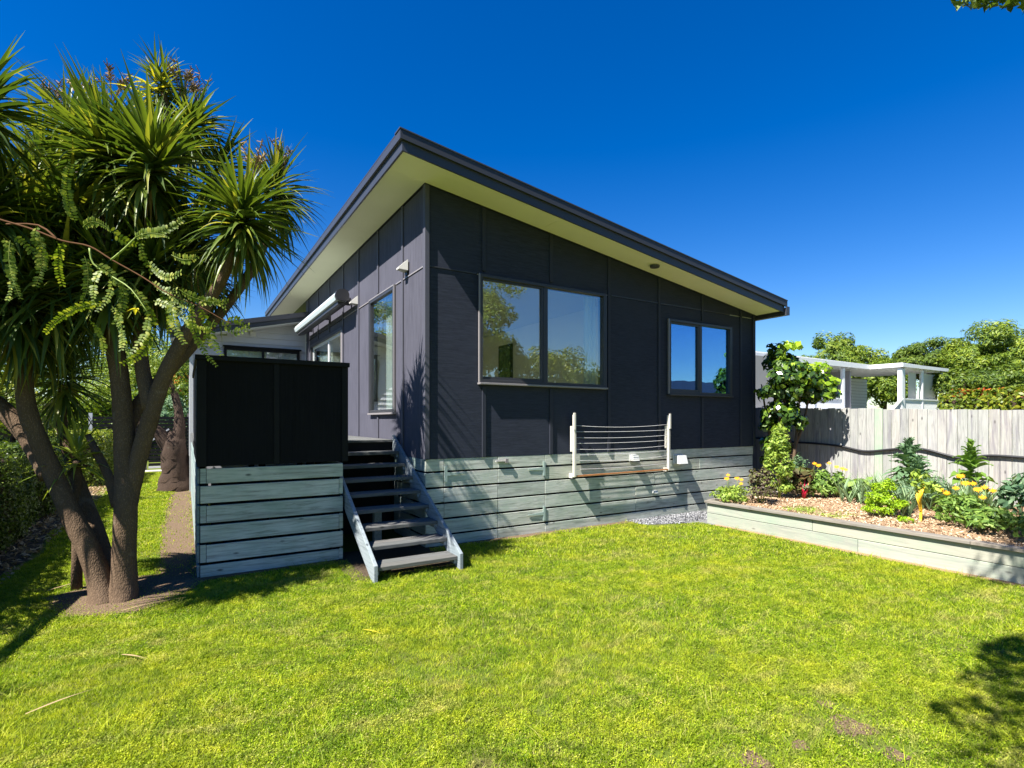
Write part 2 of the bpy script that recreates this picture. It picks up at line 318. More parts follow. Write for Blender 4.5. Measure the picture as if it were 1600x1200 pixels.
def crown(name, blobs, n, L, W, mat, parent, clump=.28, nclump=26, low=-.5, keep=None):
    C, Nn = crown_points(blobs, n, clump, nclump, low)
    if keep is not None: k = keep(C); C, Nn = C[k], Nn[k]
    V, F = leaf_quads(C, Nn, L, W); return npmesh(name, V, F, mat, parent, tuple(float(q) for q in C.mean(0)))
def hedge_leaves(name, a, b, dens, L, W, mat, parent, wob=.06):
    a = np.array(a); b = np.array(b); d = b-a; pts, nor = [], []
    for ax in range(3):
        for s in (0, 1):
            if ax == 2 and s == 0: continue
            o = [i for i in range(3) if i != ax]; n = int(dens*d[o[0]]*d[o[1]]); p = a+NR.uniform(size=(n, 3))*d; p[:, ax] = (b if s else a)[ax]
            nn = np.zeros((n, 3)); nn[:, ax] = 1 if s else -1
            w = np.sin(p[:, 0]*2.1+p[:, 1]*1.7)*wob+np.sin(p[:, 1]*5.3+p[:, 2]*4)*wob*.5; p += nn*(w[:, None]+NR.normal(size=(n, 1))*.035); pts.append(p); nor.append(nn+NR.normal(size=(n, 3))*.6)
    C = np.concatenate(pts); Nn = np.concatenate(nor); Nn /= np.linalg.norm(Nn, axis=1, keepdims=True); V, F = leaf_quads(C, Nn, L, W)
    return npmesh(name, V, F, mat, parent, tuple(float(q) for q in C.mean(0)))
def strap(L, W, elev, droop, seg=6, fold=.25):
    """sword leaf in local space leaving the origin towards +x at elevation elev, bending down"""
    p = Vector((0, 0, 0)); e = elev; vs = []; fs = []
    for i in range(seg+1):
        t = i/seg; w = W*(.55+1.1*t-1.55*t*t if t < .55 else (1-t)*1.55*(.62))*1.0
        w = max(W*math.sin(math.pi*min(1, .16+.84*t))**.6*(1 if t < .4 else (1-(t-.4)/.6)**.7), .002) if t < 1 else .002
        nrm = Vector((-math.sin(e), 0, math.cos(e)))
        vs += [p+Vector((0, -w/2, 0))+nrm*(w*fold), p, p+Vector((0, w/2, 0))+nrm*(w*fold)]
        p = p+Vector((math.cos(e), 0, math.sin(e)))*(L/seg); e = max(-1.5, e-droop*(.4+t)/seg*math.cos(e*.6))
    for i in range(seg):
        for k in (0, 1): fs.append((i*3+k, i*3+k+1, i*3+k+4, i*3+k+3))
    return vs, fs
def rotz(vs, a, s=1, t=Vector((0, 0, 0))):
    c, q = math.cos(a), math.sin(a); return [Vector((v[0]*c-v[1]*q, v[0]*q+v[1]*c, v[2]))*s+t for v in vs]

exec_later = []
# ------------------------------------------------------------------ the setting: ground, soil, gravel
structure(mesh('ground', [(-400, -400, 0), (400, -400, 0), (400, 400, 0), (-400, 400, 0)], [(0, 1, 2, 3)], M['ground'], origin=(0, 0, 0)))
def blob_sheet(name, pts, z, mat, jit=.05, sub=6):
    out = []; n = len(pts)
    for i in range(n):
        a = Vector(pts[i]); b = Vector(pts[(i+1) % n])
        for k in range(sub):
            q = a.lerp(b, k/sub); out.append((q.x+random.uniform(-jit, jit), q.y+random.uniform(-jit, jit), z))
    return structure(mesh(name, out, [tuple(range(len(out)))], mat))
SPOTS = [(1330, 1135, .22), (1180, 1190, .15), (1290, 1100, .10), (1120, 1025, .10), (560, 890, .06), (655, 1175, .05), (845, 1110, .08), (930, 1030, .12), (735, 1125, .05), (760, 1200, .1), (1250, 1165, .1), (1400, 1180, .12), (1040, 1180, .07)]
DIRT = [([(-3.06, 11.5), (-2.66, 11.5), (-2.66, -.1), (-2.75, -.35), (-3.0, -.3), (-3.1, 1.2), (-3.14, 4), (-3.1, 7)], .004),
        ([(-4.0, .0), (-3.7, -.75), (-3.2, -.95), (-2.75, -.5), (-2.62, -.1), (-2.72, .12), (-3.0, .35), (-3.5, .5)], .008)]
blob_sheet('dirt_path', DIRT[0][0], .004, M['dirt'], .05)
blob_sheet('bare_soil', DIRT[1][0], .008, M['dirt'], .05)
blob_sheet('garden_soil', [(-6.6, -3), (-4.55, 1), (-4.5, 3), (-4.62, 6), (-4.6, 9), (-4.7, 14.5), (-6.6, 14.5)], .006, M['darkdirt'], .06)
blob_sheet('gravel_strip', [(3.7, -.06), (3.8, -.4), (4.45, -.62), (4.8, -1.1), (8.6, -1.1), (8.6, 2.0), (7.2, 2.0), (7.2, .05), (3.7, .05)], .005, M['gravel'], .03)
blob_sheet('soil_strip', [(-.02, .04), (4.0, .04), (4.0, -.17), (-.02, -.14), (-2.7, -.12), (-2.7, .04)], .010, M['dirt'], .02, 10)
for a, b, rr in [q for q in SPOTS if q[0] > 1170]:
    p = P(a, b, 832*1.75/(b-657)); rr *= .5; blob_sheet('bare_soil', [(p.x+rr*(1+.3*math.sin(t*3+a))*math.cos(t), p.y+rr*(1+.3*math.sin(t*3+a))*math.sin(t)) for t in [i*.524 for i in range(12)]], .003, M['dirt'], .01, 2)
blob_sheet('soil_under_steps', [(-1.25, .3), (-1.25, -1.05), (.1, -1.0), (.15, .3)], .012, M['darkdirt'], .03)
blob_sheet('mulch_strip', [(4.8, -1.0), (4.80, -9.5), (4.66, -9.5), (4.62, -6), (4.66, -3.5), (4.68, -2), (4.7, -1)], .007, M['mulchg'], .02, 10)

# ------------------------------------------------------------------ house
ZT = lambda x: 4.979-.1428*x
ZB = 1.216; BAND = 3.87
house = thing('house', 'dark charcoal single storey house with sloping roof, cream soffit and timber base', 'house', (0, 0, 0))
W1 = (.82, 3.2, 2.30, 3.87); W2 = (4.725, 6.5, 2.24, 3.61)      # front windows: x0,x1,z0,z1
WT = (1.226, 2.506, 1.88, 3.852); WS = (4.45, 7.73, 1.47, 3.70)   # side window and sliding door: y0,y1,z0,z1
def split(a, b, z0, z1, wins):
    """panel rectangles of one bay around its openings"""
    rs = [(a, b, z0, z1)]
    for (wa, wb, wz, wt) in wins:
        nr = []
        for (p, q, r, s) in rs:
            if wb <= p or wa >= q or wt <= r or wz >= s: nr.append((p, q, r, s)); continue
            if wz > r: nr.append((p, q, r, wz))
            if wt < s: nr.append((p, q, wt, s))
            if wa > p: nr.append((p, wa, max(r, wz), min(s, wt)))
            if wb < q: nr.append((wb, q, max(r, wz), min(s, wt)))
        rs = nr
    return [r for r in rs if r[1]-r[0] > .015 and r[3]-r[2] > .015]
FB = [.05, .9, 2.1, 3.3, 4.5, 5.67, 6.85, 7.27]
for a, b in zip(FB[:-1], FB[1:]):
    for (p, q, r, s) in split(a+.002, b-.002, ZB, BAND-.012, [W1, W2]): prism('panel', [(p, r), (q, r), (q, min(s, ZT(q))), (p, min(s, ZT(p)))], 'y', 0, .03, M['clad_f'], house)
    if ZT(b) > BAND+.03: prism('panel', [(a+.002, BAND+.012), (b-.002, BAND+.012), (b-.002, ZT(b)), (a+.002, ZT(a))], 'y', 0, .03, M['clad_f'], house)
for i, x in enumerate(FB[1:-1]):
    ws = [w for w in (W1, W2) if w[0]-.05 < x < w[1]+.03]
    segs = [(ZB, ZT(x)-.002)] if not ws else [(ZB, ws[0][2]-.055), (ws[0][3]+.055, ZT(x)-.002)]
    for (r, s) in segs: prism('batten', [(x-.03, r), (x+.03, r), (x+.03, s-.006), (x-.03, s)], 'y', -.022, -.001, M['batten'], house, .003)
prism('corner_board', [(-.022, ZB), (.045, ZB), (.045, ZT(.05)-.004), (-.022, ZT(.0)-.004)], 'y', -.03, -.001, M['batten_s'], house, .003)
prism('corner_board', [(7.23, ZB), (7.31, ZB), (7.31, ZT(7.3)-.004), (7.23, ZT(7.23)-.004)], 'y', -.03, -.001, M['batten'], house, .003)
for a, b in ((.05, .79), (3.35, 6.5)): box('flashing', (a, -.012, BAND-.009), (b, .02, BAND+.009), M['alu'], house)
# left side face
SB = [.05, .88, 2.08, 3.28, 4.43, 5.67, 6.88, 8.1, 8.5]
for a, b in zip(SB[:-1], SB[1:]):
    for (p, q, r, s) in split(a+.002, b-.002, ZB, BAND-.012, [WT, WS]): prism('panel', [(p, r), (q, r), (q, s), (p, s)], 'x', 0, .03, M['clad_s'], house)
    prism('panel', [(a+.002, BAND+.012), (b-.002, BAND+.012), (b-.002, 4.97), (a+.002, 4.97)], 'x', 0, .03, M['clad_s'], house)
for y in SB[1:-1]:
    ws = [w for w in (WT, WS) if w[0] < y+.02 and y-.02 < w[1]]
    for (r, s) in ([(ZB, 4.97)] if not ws else [(ZB, ws[0][2]-.06), (ws[0][3]+.055, 4.97)]):
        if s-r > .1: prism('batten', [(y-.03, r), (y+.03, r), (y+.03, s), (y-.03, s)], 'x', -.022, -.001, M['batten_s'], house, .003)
prism('corner_board', [(-.0, ZB), (.05, ZB), (.05, 4.97), (-.0, 4.97)], 'x', -.022, -.001, M['batten_s'], house, .003)
for a, b in ((.05, 1.19), (2.55, 4.4)): box('flashing', (-.012, a, BAND-.009), (.02, b, BAND+.009), M['alu_light'], house)
# inner lining with the same openings (seen through the glass)
for (p, q, r, s) in split(.1, 7.25, ZB+.1, 3.93, [W1, W2]): box('wall', (p, .032, r), (q, .13, s), M['inner'], house)
for (p, q, r, s) in split(.14, 12, ZB+.1, 4.0, [WT, WS]): box('wall', (.032, p, r), (.13, q, s), M['inner'], house)
box('wall', (3.85, .14, 1.4), (3.95, 6, 3.92), M['inner'], house); box('wall', (.14, 6.05, 1.4), (7.2, 6.15, 3.92), M['inner'], house)
box('wall', (7.2, .05, 0), (7.29, 12, 3.9), M['clad_f'], house); box('wall', (.05, 11.9, 0), (7.2, 12, 3.9), M['clad_f'], house)
box('floor', (.14, .14, 1.36), (7.2, 11.9, 1.44), M['carpet'], house); box('wall', (3.96, 3.0, 1.44), (7.19, 3.1, 3.92), M['dwall'], house); box('wall', (7.1, .14, 1.44), (7.19, 2.99, 3.92), M['dwall'], house); box('ceiling', (.14, .14, 3.93), (7.2, 11.9, 4.0), M['inner'], house)  # dwall pieces added dark so the room behind the small window looks dim
# dark block standing for shade in the empty subfloor, and base boards
box('subfloor_shade_block', (.14, .14, -.05), (7.18, 8.6, 1.34), M['void'], house)
RB = [(1.048, 1.214), (.828, 1.022), (.608, .800), (.392, .582), (.168, .364), (-.02, .142)]
XJ = [0.0, .276, 1.141, 1.99, 3.93, 5.6, 7.28]
for i, (r, s) in enumerate(RB):
    js = {0: [0, .276, 1.141, 1.99, 4.9, 7.28], 1: [0, .276, 1.141, 1.99, 5.6, 7.26], 2: [0, .276, 1.141, 1.99, 4.4, 7.28], 3: [0, .276, 1.141, 1.99, 3.93, 7.26], 4: [0, .276, 1.141, 1.99, 3.93, 7.28], 5: [0, .276, 1.141, 1.99, 5.2, 7.26]}[i]
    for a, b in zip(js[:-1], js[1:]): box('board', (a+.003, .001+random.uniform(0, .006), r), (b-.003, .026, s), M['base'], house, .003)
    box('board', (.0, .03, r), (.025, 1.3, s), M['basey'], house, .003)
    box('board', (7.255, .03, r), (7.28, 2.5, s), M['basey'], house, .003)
for x in (.3, 1.1, 1.2, 1.96, 2.9, 3.9, 5, 6.1, 7.2): box('post', (x-.04, .05, 0), (x+.04, .13, 1.21), M['black'], house)  # posts blackened to match the subfloor shade behind the gaps
box('post', (.03, .9, 0), (.12, 1.0, 1.2), M['basey'], house)
# windows
M['glass2'] = glass('blue_reflection_glass', .5, (.30, .60, .95))  # blue put into the reflection colour to deepen the mirrored sky

def window_front(w, mull, mat=M['alu'], sill_light=False, gl=None):
    gl = gl or M['glass']
    x0, x1, z0, z1 = w; f = bpy.data.objects.new('window', None); reg(f, house, ((x0+x1)/2, 0, z0))
    t = .045; yo = -.05
    box('frame', (x0, yo, z1-t), (x1, .10, z1), mat, f, .003); box('frame', (x0, yo, z0), (x1, .10, z0+t), mat, f, .003)
    box('frame', (x0, yo, z0+t), (x0+t, .10, z1-t), mat, f, .003); box('frame', (x1-t, yo, z0+t), (x1, .10, z1-t), mat, f, .003)
    box('mullion', (mull-.04, -.03, z0+t), (mull+.04, .06, z1-t), mat, f, .003)
    # sliding sash in the left half
    box('sash', (x0+t, -.02, z0+t), (mull-.04, .03, z0+t+.045), mat, f); box('sash', (x0+t, -.02, z1-t-.03), (mull-.04, .03, z1-t), mat, f)
    box('sash', (mull-.075, -.022, z0+t+.045), (mull-.041, .03, z1-t-.03), mat, f)
    box('pane', (x0+t, .008, z0+t+.045), (mull-.075, .014, z1-t-.03), gl, f)
    box('pane', (mull+.04, .0, z0+t), (x1-t, .006, z1-t), gl, f)
    box('sill', (x0-.02, -.085, z0-.03), (x1+.02, .02, z0-.002), M['alu_light'] if sill_light else mat, f, .003)
    for px_ in (x0, x1): box('trim', (px_-.018, -.052, z0-.0), (px_-.001 if px_ == x0 else px_+.018, -.02, z1+.0), M['alu_light'] if px_ == x0 else mat, f)
    return f
window_front(W1, 1.985, sill_light=True); window_front(W2, 5.6, gl=M['glass2'])
f = bpy.data.objects.new('window', None); reg(f, house, (0, 1.86, 1.88))
y0, y1, z0, z1 = WT
for a, b, c, d in ((y0, y1, z0, z0+.05), (y0, y1, z1-.05, z1), (y0, y0+.05, z0+.05, z1-.05), (y1-.05, y1, z0+.05, z1-.05)): box('frame', (-.035, a, c), (.10, b, d), M['alu'], f, .003)
box('pane', (.0, y0+.05, z0+.05), (.006, y1-.05, z1-.05), M['glass'], f); box('sill', (-.06, y0-.03, z0-.03), (.02, y1+.03, z0-.002), M['alu_light'], f)
box('trim', (-.04, y0-.02, z0), (-.01, y0-.001, z1+.02), M['alu_light'], f); box('trim', (-.04, y0, z1+.001), (-.01, y1+.02, z1+.02), M['alu_light'], f); box('trim', (-.04, y1+.001, z0), (-.01, y1+.02, z1), M['alu'], f)
f = bpy.data.objects.new('sliding_door', None); reg(f, house, (0, 6, 1.45)); y0, y1, z0, z1 = WS
for a, b, c, d in ((y0, y1, z0, z0+.06), (y0, y1, z1-.06, z1), (y0, y0+.1, z0+.06, z1-.06), (y1-.06, y1, z0+.06, z1-.06)): box('frame', (-.035, a, c), (.12, b, d), M['alu_light'] if a == y0 and d < z1 else M['alu'], f, .003)
for a, b in ((4.56, 5.9), (5.9, 7.66)):
    for p, q in ((a, a+.05), (b-.05, b)): box('sash', (.02, p, z0+.06), (.055, q, z1-.06), M['white'], f)
    box('sash', (.022, a+.05, z1-.12), (.053, b-.05, z1-.06), M['white'], f); box('pane', (.035, a+.05, z0+.06), (.041, b-.05, z1-.12), M['glass'], f)
# roof
RX0, RX1, RY0, RY1 = -.52, 7.42, -.56, 12.3
def slope_strip(name, x0, x1, y0, y1, o0, o1, mat, par): return prism(name, [(x0, ZT(x0)+o0), (x1, ZT(x1)+o0), (x1, ZT(x1)+o1), (x0, ZT(x0)+o1)], 'y', y0, y1, mat, par)
roof = slope_strip('roof', RX0, RX1, RY0, RY1, .02, .20, M['fascia'], house)
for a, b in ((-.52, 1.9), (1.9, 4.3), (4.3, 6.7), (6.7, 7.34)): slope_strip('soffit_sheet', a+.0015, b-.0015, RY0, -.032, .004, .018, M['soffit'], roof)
ys = [-.032, 2.35, 4.75, 7.15, 9.55, 12.2]
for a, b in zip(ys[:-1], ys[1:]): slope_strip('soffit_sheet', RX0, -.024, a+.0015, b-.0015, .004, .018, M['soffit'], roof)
slope_strip('fascia_board', RX0-.025, RX1, RY0-.025, RY0-.001, -.008, .125, M['fascia2'], roof)
slope_strip('fascia_flashing', RX0-.06, RX1+.05, RY0-.06, RY0-.026, .115, .225, M['fascia'], roof)
slope_strip('fascia_capping', RX0-.07, RX1+.05, RY0-.07, RY0+.12, .226, .242, M['fascia2'], roof)
slope_strip('fascia_board', RX0-.025, RX0-.001, RY0, RY1, -.008, .125, M['fascia2'], roof)
slope_strip('fascia_flashing', RX0-.06, RX0-.026, RY0-.024, RY1, .115, .225, M['fascia2'], roof)
slope_strip('roof_sheet', RX0-.06, RX1+.06, RY0+.121, RY1, .205, .235, M['fascia'], roof)
# low side gutter
for q in ((7.43, 7.44, 3.86, 4.0), (7.44, 7.53, 3.86, 3.87), (7.53, 7.54, 3.86, 4.03)): box('gutter', (q[0], -.62, q[2]), (q[1], 12, q[3]), M['fascia2'], roof)
box('gutter_end', (7.43, -.625, 3.858), (7.54, -.615, 4.03), M['fascia2'], roof)
# soffit vent
vc = Vector((4.05, -.33, ZT(4.05)-.004)); vs, fs = tube_geo([vc, vc-Vector((0, 0, .03))], [.085, .075], 20)
tag(mesh('soffit_vent', vs, fs, M['batten_s']), 'small round dark vent in the cream soffit above the windows', 'vent')
# wing at the back left
wing = thing('house_wing', 'pale weatherboard wing behind the black deck screen with dark sloping roof', 'house wing', (-1.3, 8.5, 0))
ZW = lambda x: 4.41+.226*x
def wboards(xa, xb, za, zb):
    z = za
    while z < zb-.02:
        t = min(z+.15, zb); vs = [(xa, 8.50, z), (xb, 8.50, z), (xb, 8.455, z), (xa, 8.455, z), (xa, 8.50, t), (xb, 8.50, t), (xb, 8.485, t), (xa, 8.485, t)]
        if ZW(xa)+.01 > t or True: mesh('weatherboard', vs, [(0, 1, 2, 3), (7, 6, 5, 4), (3, 2, 6, 7), (0, 3, 7, 4), (1, 5, 6, 2), (0, 4, 5, 1)], M['wb'], wing)
        z = t
wboards(-2.64, -1.99, 1.45, 3.6); wboards(-2.64, -.03, 3.6, 3.75); wboards(-2.3, -.03, 3.75, 3.9); wboards(-1.9, -.03, 3.9, 4.05); wboards(-1.3, -.03, 4.05, 4.2); wboards(-.8, -.03, 4.2, 4.3); wboards(-.16, -.03, 1.45, 3.6)
prism('wall', [(-2.64, 0), (-.001, 0), (-.001, ZW(0)-.25), (-2.64, ZW(-2.64)-.02)], 'y', 8.502, 8.56, M['wb'], wing)
box('wall', (-2.7, 8.56, 0), (-2.64, 14, 3.7), M['wb'], wing); box('corner_board', (-2.72, 8.44, 0), (-2.641, 8.555, 3.76), M['white'], wing); box('corner_board', (-.029, 8.44, 1.4), (-.001, 8.50, 4.3), M['white'], wing)
wf = bpy.data.objects.new('window', None); reg(wf, wing, (-1.08, 8.44, 2.4))
for a, b, c, d in ((-1.97, -.18, 3.54, 3.62), (-1.97, -.18, 2.3, 2.36), (-1.97, -1.91, 2.36, 3.54), (-.24, -.18, 2.36, 3.54), (-1.1, -1.05, 2.36, 3.54)): box('frame', (a, 8.40, c), (b, 8.47, d), M['black'], wf)
box('pane', (-1.91, 8.45, 2.36), (-1.1, 8.454, 3.54), M['glass'], wf); box('pane', (-1.05, 8.45, 2.36), (-.24, 8.454, 3.54), M['glass'], wf)
box('frame', (-2.0, 8.34, 3.621), (-.14, 8.49, 3.65), M['black'], wf)
wr = prism('roof', [(-3.1, ZW(-3.1)-.01), (-.03, ZW(-.03)-.01), (-.03, ZW(-.03)+.19), (-3.1, ZW(-3.1)+.19)], 'y', 8.03, 14.5, M['fascia'], wing)
prism('soffit', [(-3.1, ZW(-3.1)-.03), (-.03, ZW(-.03)-.03), (-.03, ZW(-.03)-.012), (-3.1, ZW(-3.1)-.012)], 'y', 8.03, 8.45, M['white'], wr)
prism('fascia', [(-3.12, ZW(-3.12)+.0), (-.03, ZW(-.03)+.0), (-.03, ZW(-.03)+.1), (-3.12, ZW(-3.12)+.1)], 'y', 8.0, 8.028, M['fascia2'], wr)
prism('fascia', [(-3.14, ZW(-3.14)+.10), (-.03, ZW(-.03)+.10), (-.03, ZW(-.03)+.22), (-3.14, ZW(-3.14)+.22)], 'y', 7.95, 8.027, M['fascia'], wr)
box('wall_plate', (-1.38, 8.42, 3.93), (-1.24, 8.47, 4.05), M['lampg'], wing)
# awning
aw = thing('awning_cassette', 'rolled up pale awning cassette on the dark side wall above the deck', 'awning', (-.24, 5.5, 4.1))
vs, fs = [], []
prof = [(-.13, -.07), (-.155, 0), (-.13, .07), (-.07, .115), (.0, .12), (.06, .10), (.09, .04), (.09, -.06), (.0, -.09)]
prism('cassette', [(-.24+a, 4.11+b) for a, b in prof], 'y', 3.5, 7.9, M['awn'], aw)
for p, q in ((3.42, 3.498), (7.902, 7.96)): prism('end_cap', [(-.24+a*1.08, 4.11+b*1.08) for a, b in prof], 'y', p, q, M['alu'], aw)
prism('front_bar', [(-.33, 3.96), (-.27, 3.95), (-.17, 3.97), (-.17, 4.01), (-.33, 4.02)], 'y', 3.55, 7.85, M['alu'], aw)
for y in (3.8, 5.6, 7.5): box('bracket', (-.15, y-.04, 4.02), (-.024, y+.04, 4.16), M['alu'], aw)
# wall lamps: wedge shades
for y, lb in ((.70, 'small wedge wall lamp nearest the house corner, high on the side wall'), (3.36, 'small wedge wall lamp beside the awning on the side wall')):
    t = thing('wall_lamp', lb, 'lamp', (-.03, y, 4.0), 'wedge lamps on the side wall')
    mesh('shade', [(-.023, y-.085, 4.11), (-.023, y+.085, 4.11), (-.15, y-.055, 3.99), (-.15, y+.055, 3.99), (-.023, y-.085, 3.95), (-.023, y+.085, 3.95), (-.15, y-.055, 3.965), (-.15, y+.055, 3.965)],
         [(0, 1, 3, 2), (2, 3, 7, 6), (6, 7, 5, 4), (0, 2, 6, 4), (1, 5, 7, 3), (0, 4, 5, 1)], M['lampg'], t)
    box('back_plate', (-.024, y-.05, 3.9), (-.0235+.001, y+.05, 3.949), M['alu'], t)
# picture and curtains in the rooms
pf = thing('framed_picture', 'dark framed picture of green leaves on the inner wall behind the large window', 'picture', (3.83, 4.3, 2.8))
box('picture_frame', (3.80, 3.98, 2.74), (3.848, 4.58, 3.58), M['black'], pf); box('print', (3.794, 4.03, 2.79), (3.799, 4.53, 3.53), M['art'], pf)
def curtain(name, p, q, z0, z1, amp, label, n=60):
    p = Vector(p); q = Vector(q); d = q-p; s = Vector((-d.y, d.x, 0)).normalized(); vs = []
    for i in range(n+1):
        t = i/n; a = amp*math.sin(t*n*.75)+amp*.4*math.sin(t*31)
        b = p+d*t+s*a; vs += [(b.x, b.y, z0), (b.x, b.y, (z0+z1)/2), (b.x, b.y, z1)]
    fs = [(i*3+k, i*3+3+k, i*3+4+k, i*3+1+k) for i in range(n) for k in (0, 1)]
    return tag(mesh(name, vs, fs, M['curtain'], smooth=True), label, 'curtain')
curtain('curtain', (.2, 1.75, 0), (.2, 2.25, 0), 1.5, 3.86, .025, 'white sheer curtain gathered behind the tall narrow side window', 40)
curtain('curtain', (2.95, .22, 0), (3.18, .22, 0), 1.9, 3.88, .025, 'pale curtain gathered at the right end of the large front window', 24)
curtain('curtain', (.17, 6.6, 0), (.17, 7.5, 0), 1.5, 3.68, .03, 'white curtain behind the sliding door beyond the deck screen', 40)

# ------------------------------------------------------------------ deck with screen
deck = thing('deck', 'raised timber deck with pale board skirt and black privacy screen', 'deck', (-1.9, 0, 0))
for (r, s) in RB:
    k = RB.index((r, s))
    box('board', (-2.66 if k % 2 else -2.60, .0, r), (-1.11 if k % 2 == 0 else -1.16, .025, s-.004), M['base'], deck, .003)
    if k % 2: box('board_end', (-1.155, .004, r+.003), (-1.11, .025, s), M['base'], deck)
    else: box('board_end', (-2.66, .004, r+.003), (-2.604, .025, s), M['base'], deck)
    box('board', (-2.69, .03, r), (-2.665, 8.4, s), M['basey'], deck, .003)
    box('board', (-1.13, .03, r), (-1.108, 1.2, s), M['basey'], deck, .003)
for x in (-2.62, -1.9, -1.17):
    for y in (.08, 1.2, 2.6): box('post', (x-.04, y, 0), (x+.04, y+.09, 1.2), M['black'], deck)  # shade put into the post colour so the board gaps stay black
box('shade_backing', (-2.55, .16, .0), (-1.2, .18, 1.2), M['void'], deck); box('shade_backing', (-1.08, 1.5, 0), (-.0, 1.52, 1.38), M['void'], deck)  # near-black sheets in place of the shade under the deck
box('joist', (-1.1, 1.22, 1.22), (-.03, 1.26, 1.416), M['black'], deck)
y = 0.05
while y < 8.4:
    x1 = -1.1 if y < 1.15 else -.03
    box('deck_board', (-2.69, y, 1.42), (x1, y+.135, 1.45), M['deckb'], deck); y += .14
zz = 2.42
box('screen_post', (-2.695, -.02, 1.235), (-2.60, .06, zz), M['black'], deck, .003); box('screen_post', (-1.125, -.02, 1.235), (-1.05, .06, zz), M['black'], deck, .003); box('screen_post', (-1.91, -.012, 1.235), (-1.85, .03, zz), M['black'], deck, .003)
box('screen_sheet', (-2.60, .0, 1.238), (-1.91, .014, zz), M['screen'], deck); box('screen_sheet', (-1.85, .0, 1.238), (-1.125, .014, zz), M['screen'], deck)
box('screen_cap', (-2.71, -.045, zz), (-1.035, .085, zz+.055), M['black'], deck, .004)
box('screen_sheet', (-2.69, .06, 1.238), (-2.675, 3.0, zz), M['screen'], deck); box('screen_cap', (-2.71, .086, zz), (-2.63, 3.0, zz+.055), M['black'], deck)
# stairs
st = thing('staircase', 'weathered open timber steps leading up to the deck beside the house corner', 'stairs', (-.53, -1.1, 0))
for i in range(8):
    yf = 1.2-.29*(i+1)-.02; z = 1.45-.162*(i+1)
    box('tread', (-1.035, yf, z-.045), (-.065, yf+.142, z), M['deckb'], st, .005); box('tread', (-1.035, yf+.150, z-.045), (-.065, yf+.292, z+random.uniform(-.002, .001)), M['deckb'], st, .005)
    box('cleat', (-1.035, yf+.02, z-.09), (-1.0, yf+.27, z-.046), M['string'], st); box('cleat', (-.10, yf+.02, z-.09), (-.065, yf+.27, z-.046), M['string'], st)
SK = .162/.29
for x in (-1.08, -.063):
    yb, zb = -1.2, .19; yt = 1.195; zt = zb+(yt-yb)*SK
    prism('stringer', [(yb, .0), (yb+.09, .0), (yt, zt-.29), (yt, zt), (yb, zb)], 'x', x, x+.043, M['string'], st, .004)
prism('support', [(.35, 0), (.45, 0), (.45, .55), (.35, .5)], 'x', -.6, -.5, M['string'], st)

# ------------------------------------------------------------------ small things on the base wall
cl = thing('clothesline', 'wall mounted clothesline with cream posts and wires on the house base', 'clothesline', (3.55, -.1, .85))
for x in (2.486, 4.632):
    sgn = -1 if x < 3 else 1
    box('post', (x-.022, -.13, .85), (x+.022, -.085, 1.84), M['whitepl'], cl, .003)
    box('arm', (x-.03+sgn*.012, -.155, 1.60), (x+.006+sgn*.012, -.131, 1.87), M['whitepl'], cl, .003)
    box('arm', (x-.042, -.084, 1.25), (x-.012, -.05, 1.66), M['whitepl'], cl, .003)
    box('bracket', (x-.03, -.085, .83), (x+.03, -.002, .90), M['whitepl'], cl)
for z in (1.67, 1.57, 1.475, 1.385, 1.29, 1.2, 1.11, .97):
    sag = random.uniform(.012, .04); tube('line', [(2.5+2.12*t, -.108, z-sag*4*t*(1-t)+.01*t) for t in [i/10 for i in range(11)]], .0035, M['wire'], cl, 5)
beam('bottom_bar', (2.5, -.108, .86), (4.62, -.108, .868), .03, .022, M['rust'], cl)
def vent(x, z, w, h, d, label):
    t = thing('vent_hood', label, 'vent', (x, 0, z), 'white vents on the timber base')
    mesh('hood', [(x-w/2, -.001, z-h/2), (x+w/2, -.001, z-h/2), (x+w/2, -d, z-h/2), (x-w/2, -d, z-h/2), (x-w/2, -.001, z+h/2), (x+w/2, -.001, z+h/2), (x+w/2, -d*.7, z+h/2), (x-w/2, -d*.7, z+h/2)],
         [(0, 3, 2, 1), (4, 5, 6, 7), (3, 7, 6, 2), (0, 4, 7, 3), (1, 2, 6, 5)], M['white'], t)
    box('flange', (x-w*.65, -.006, z-h*.62), (x+w*.65, .0005, z+h*.62), M['white'], t)
vent(3.86, 1.10, .13, .10, .10, 'small white vent on the timber base seen between the clothesline wires')
vent(5.0, 1.03, .21, .15, .15, 'larger white vent on the timber base just right of the clothesline')
vent(4.38, .47, .09, .04, .06, 'tiny white pipe outlet low on the timber base under the clothesline')
lt = thing('door_latch', 'small metal latch near the top of the timber access hatch', 'latch', (1.2, 0, 1.13), None)
box('plate', (1.12, -.012, 1.135), (1.30, -.0, 1.165), M['alu_light'], lt); box('bolt', (1.09, -.034, 1.142), (1.28, -.013, 1.158), M['lampg'], lt); box('plate', (1.25, -.04, 1.12), (1.30, -.0121, 1.18), M['alu_light'], lt)
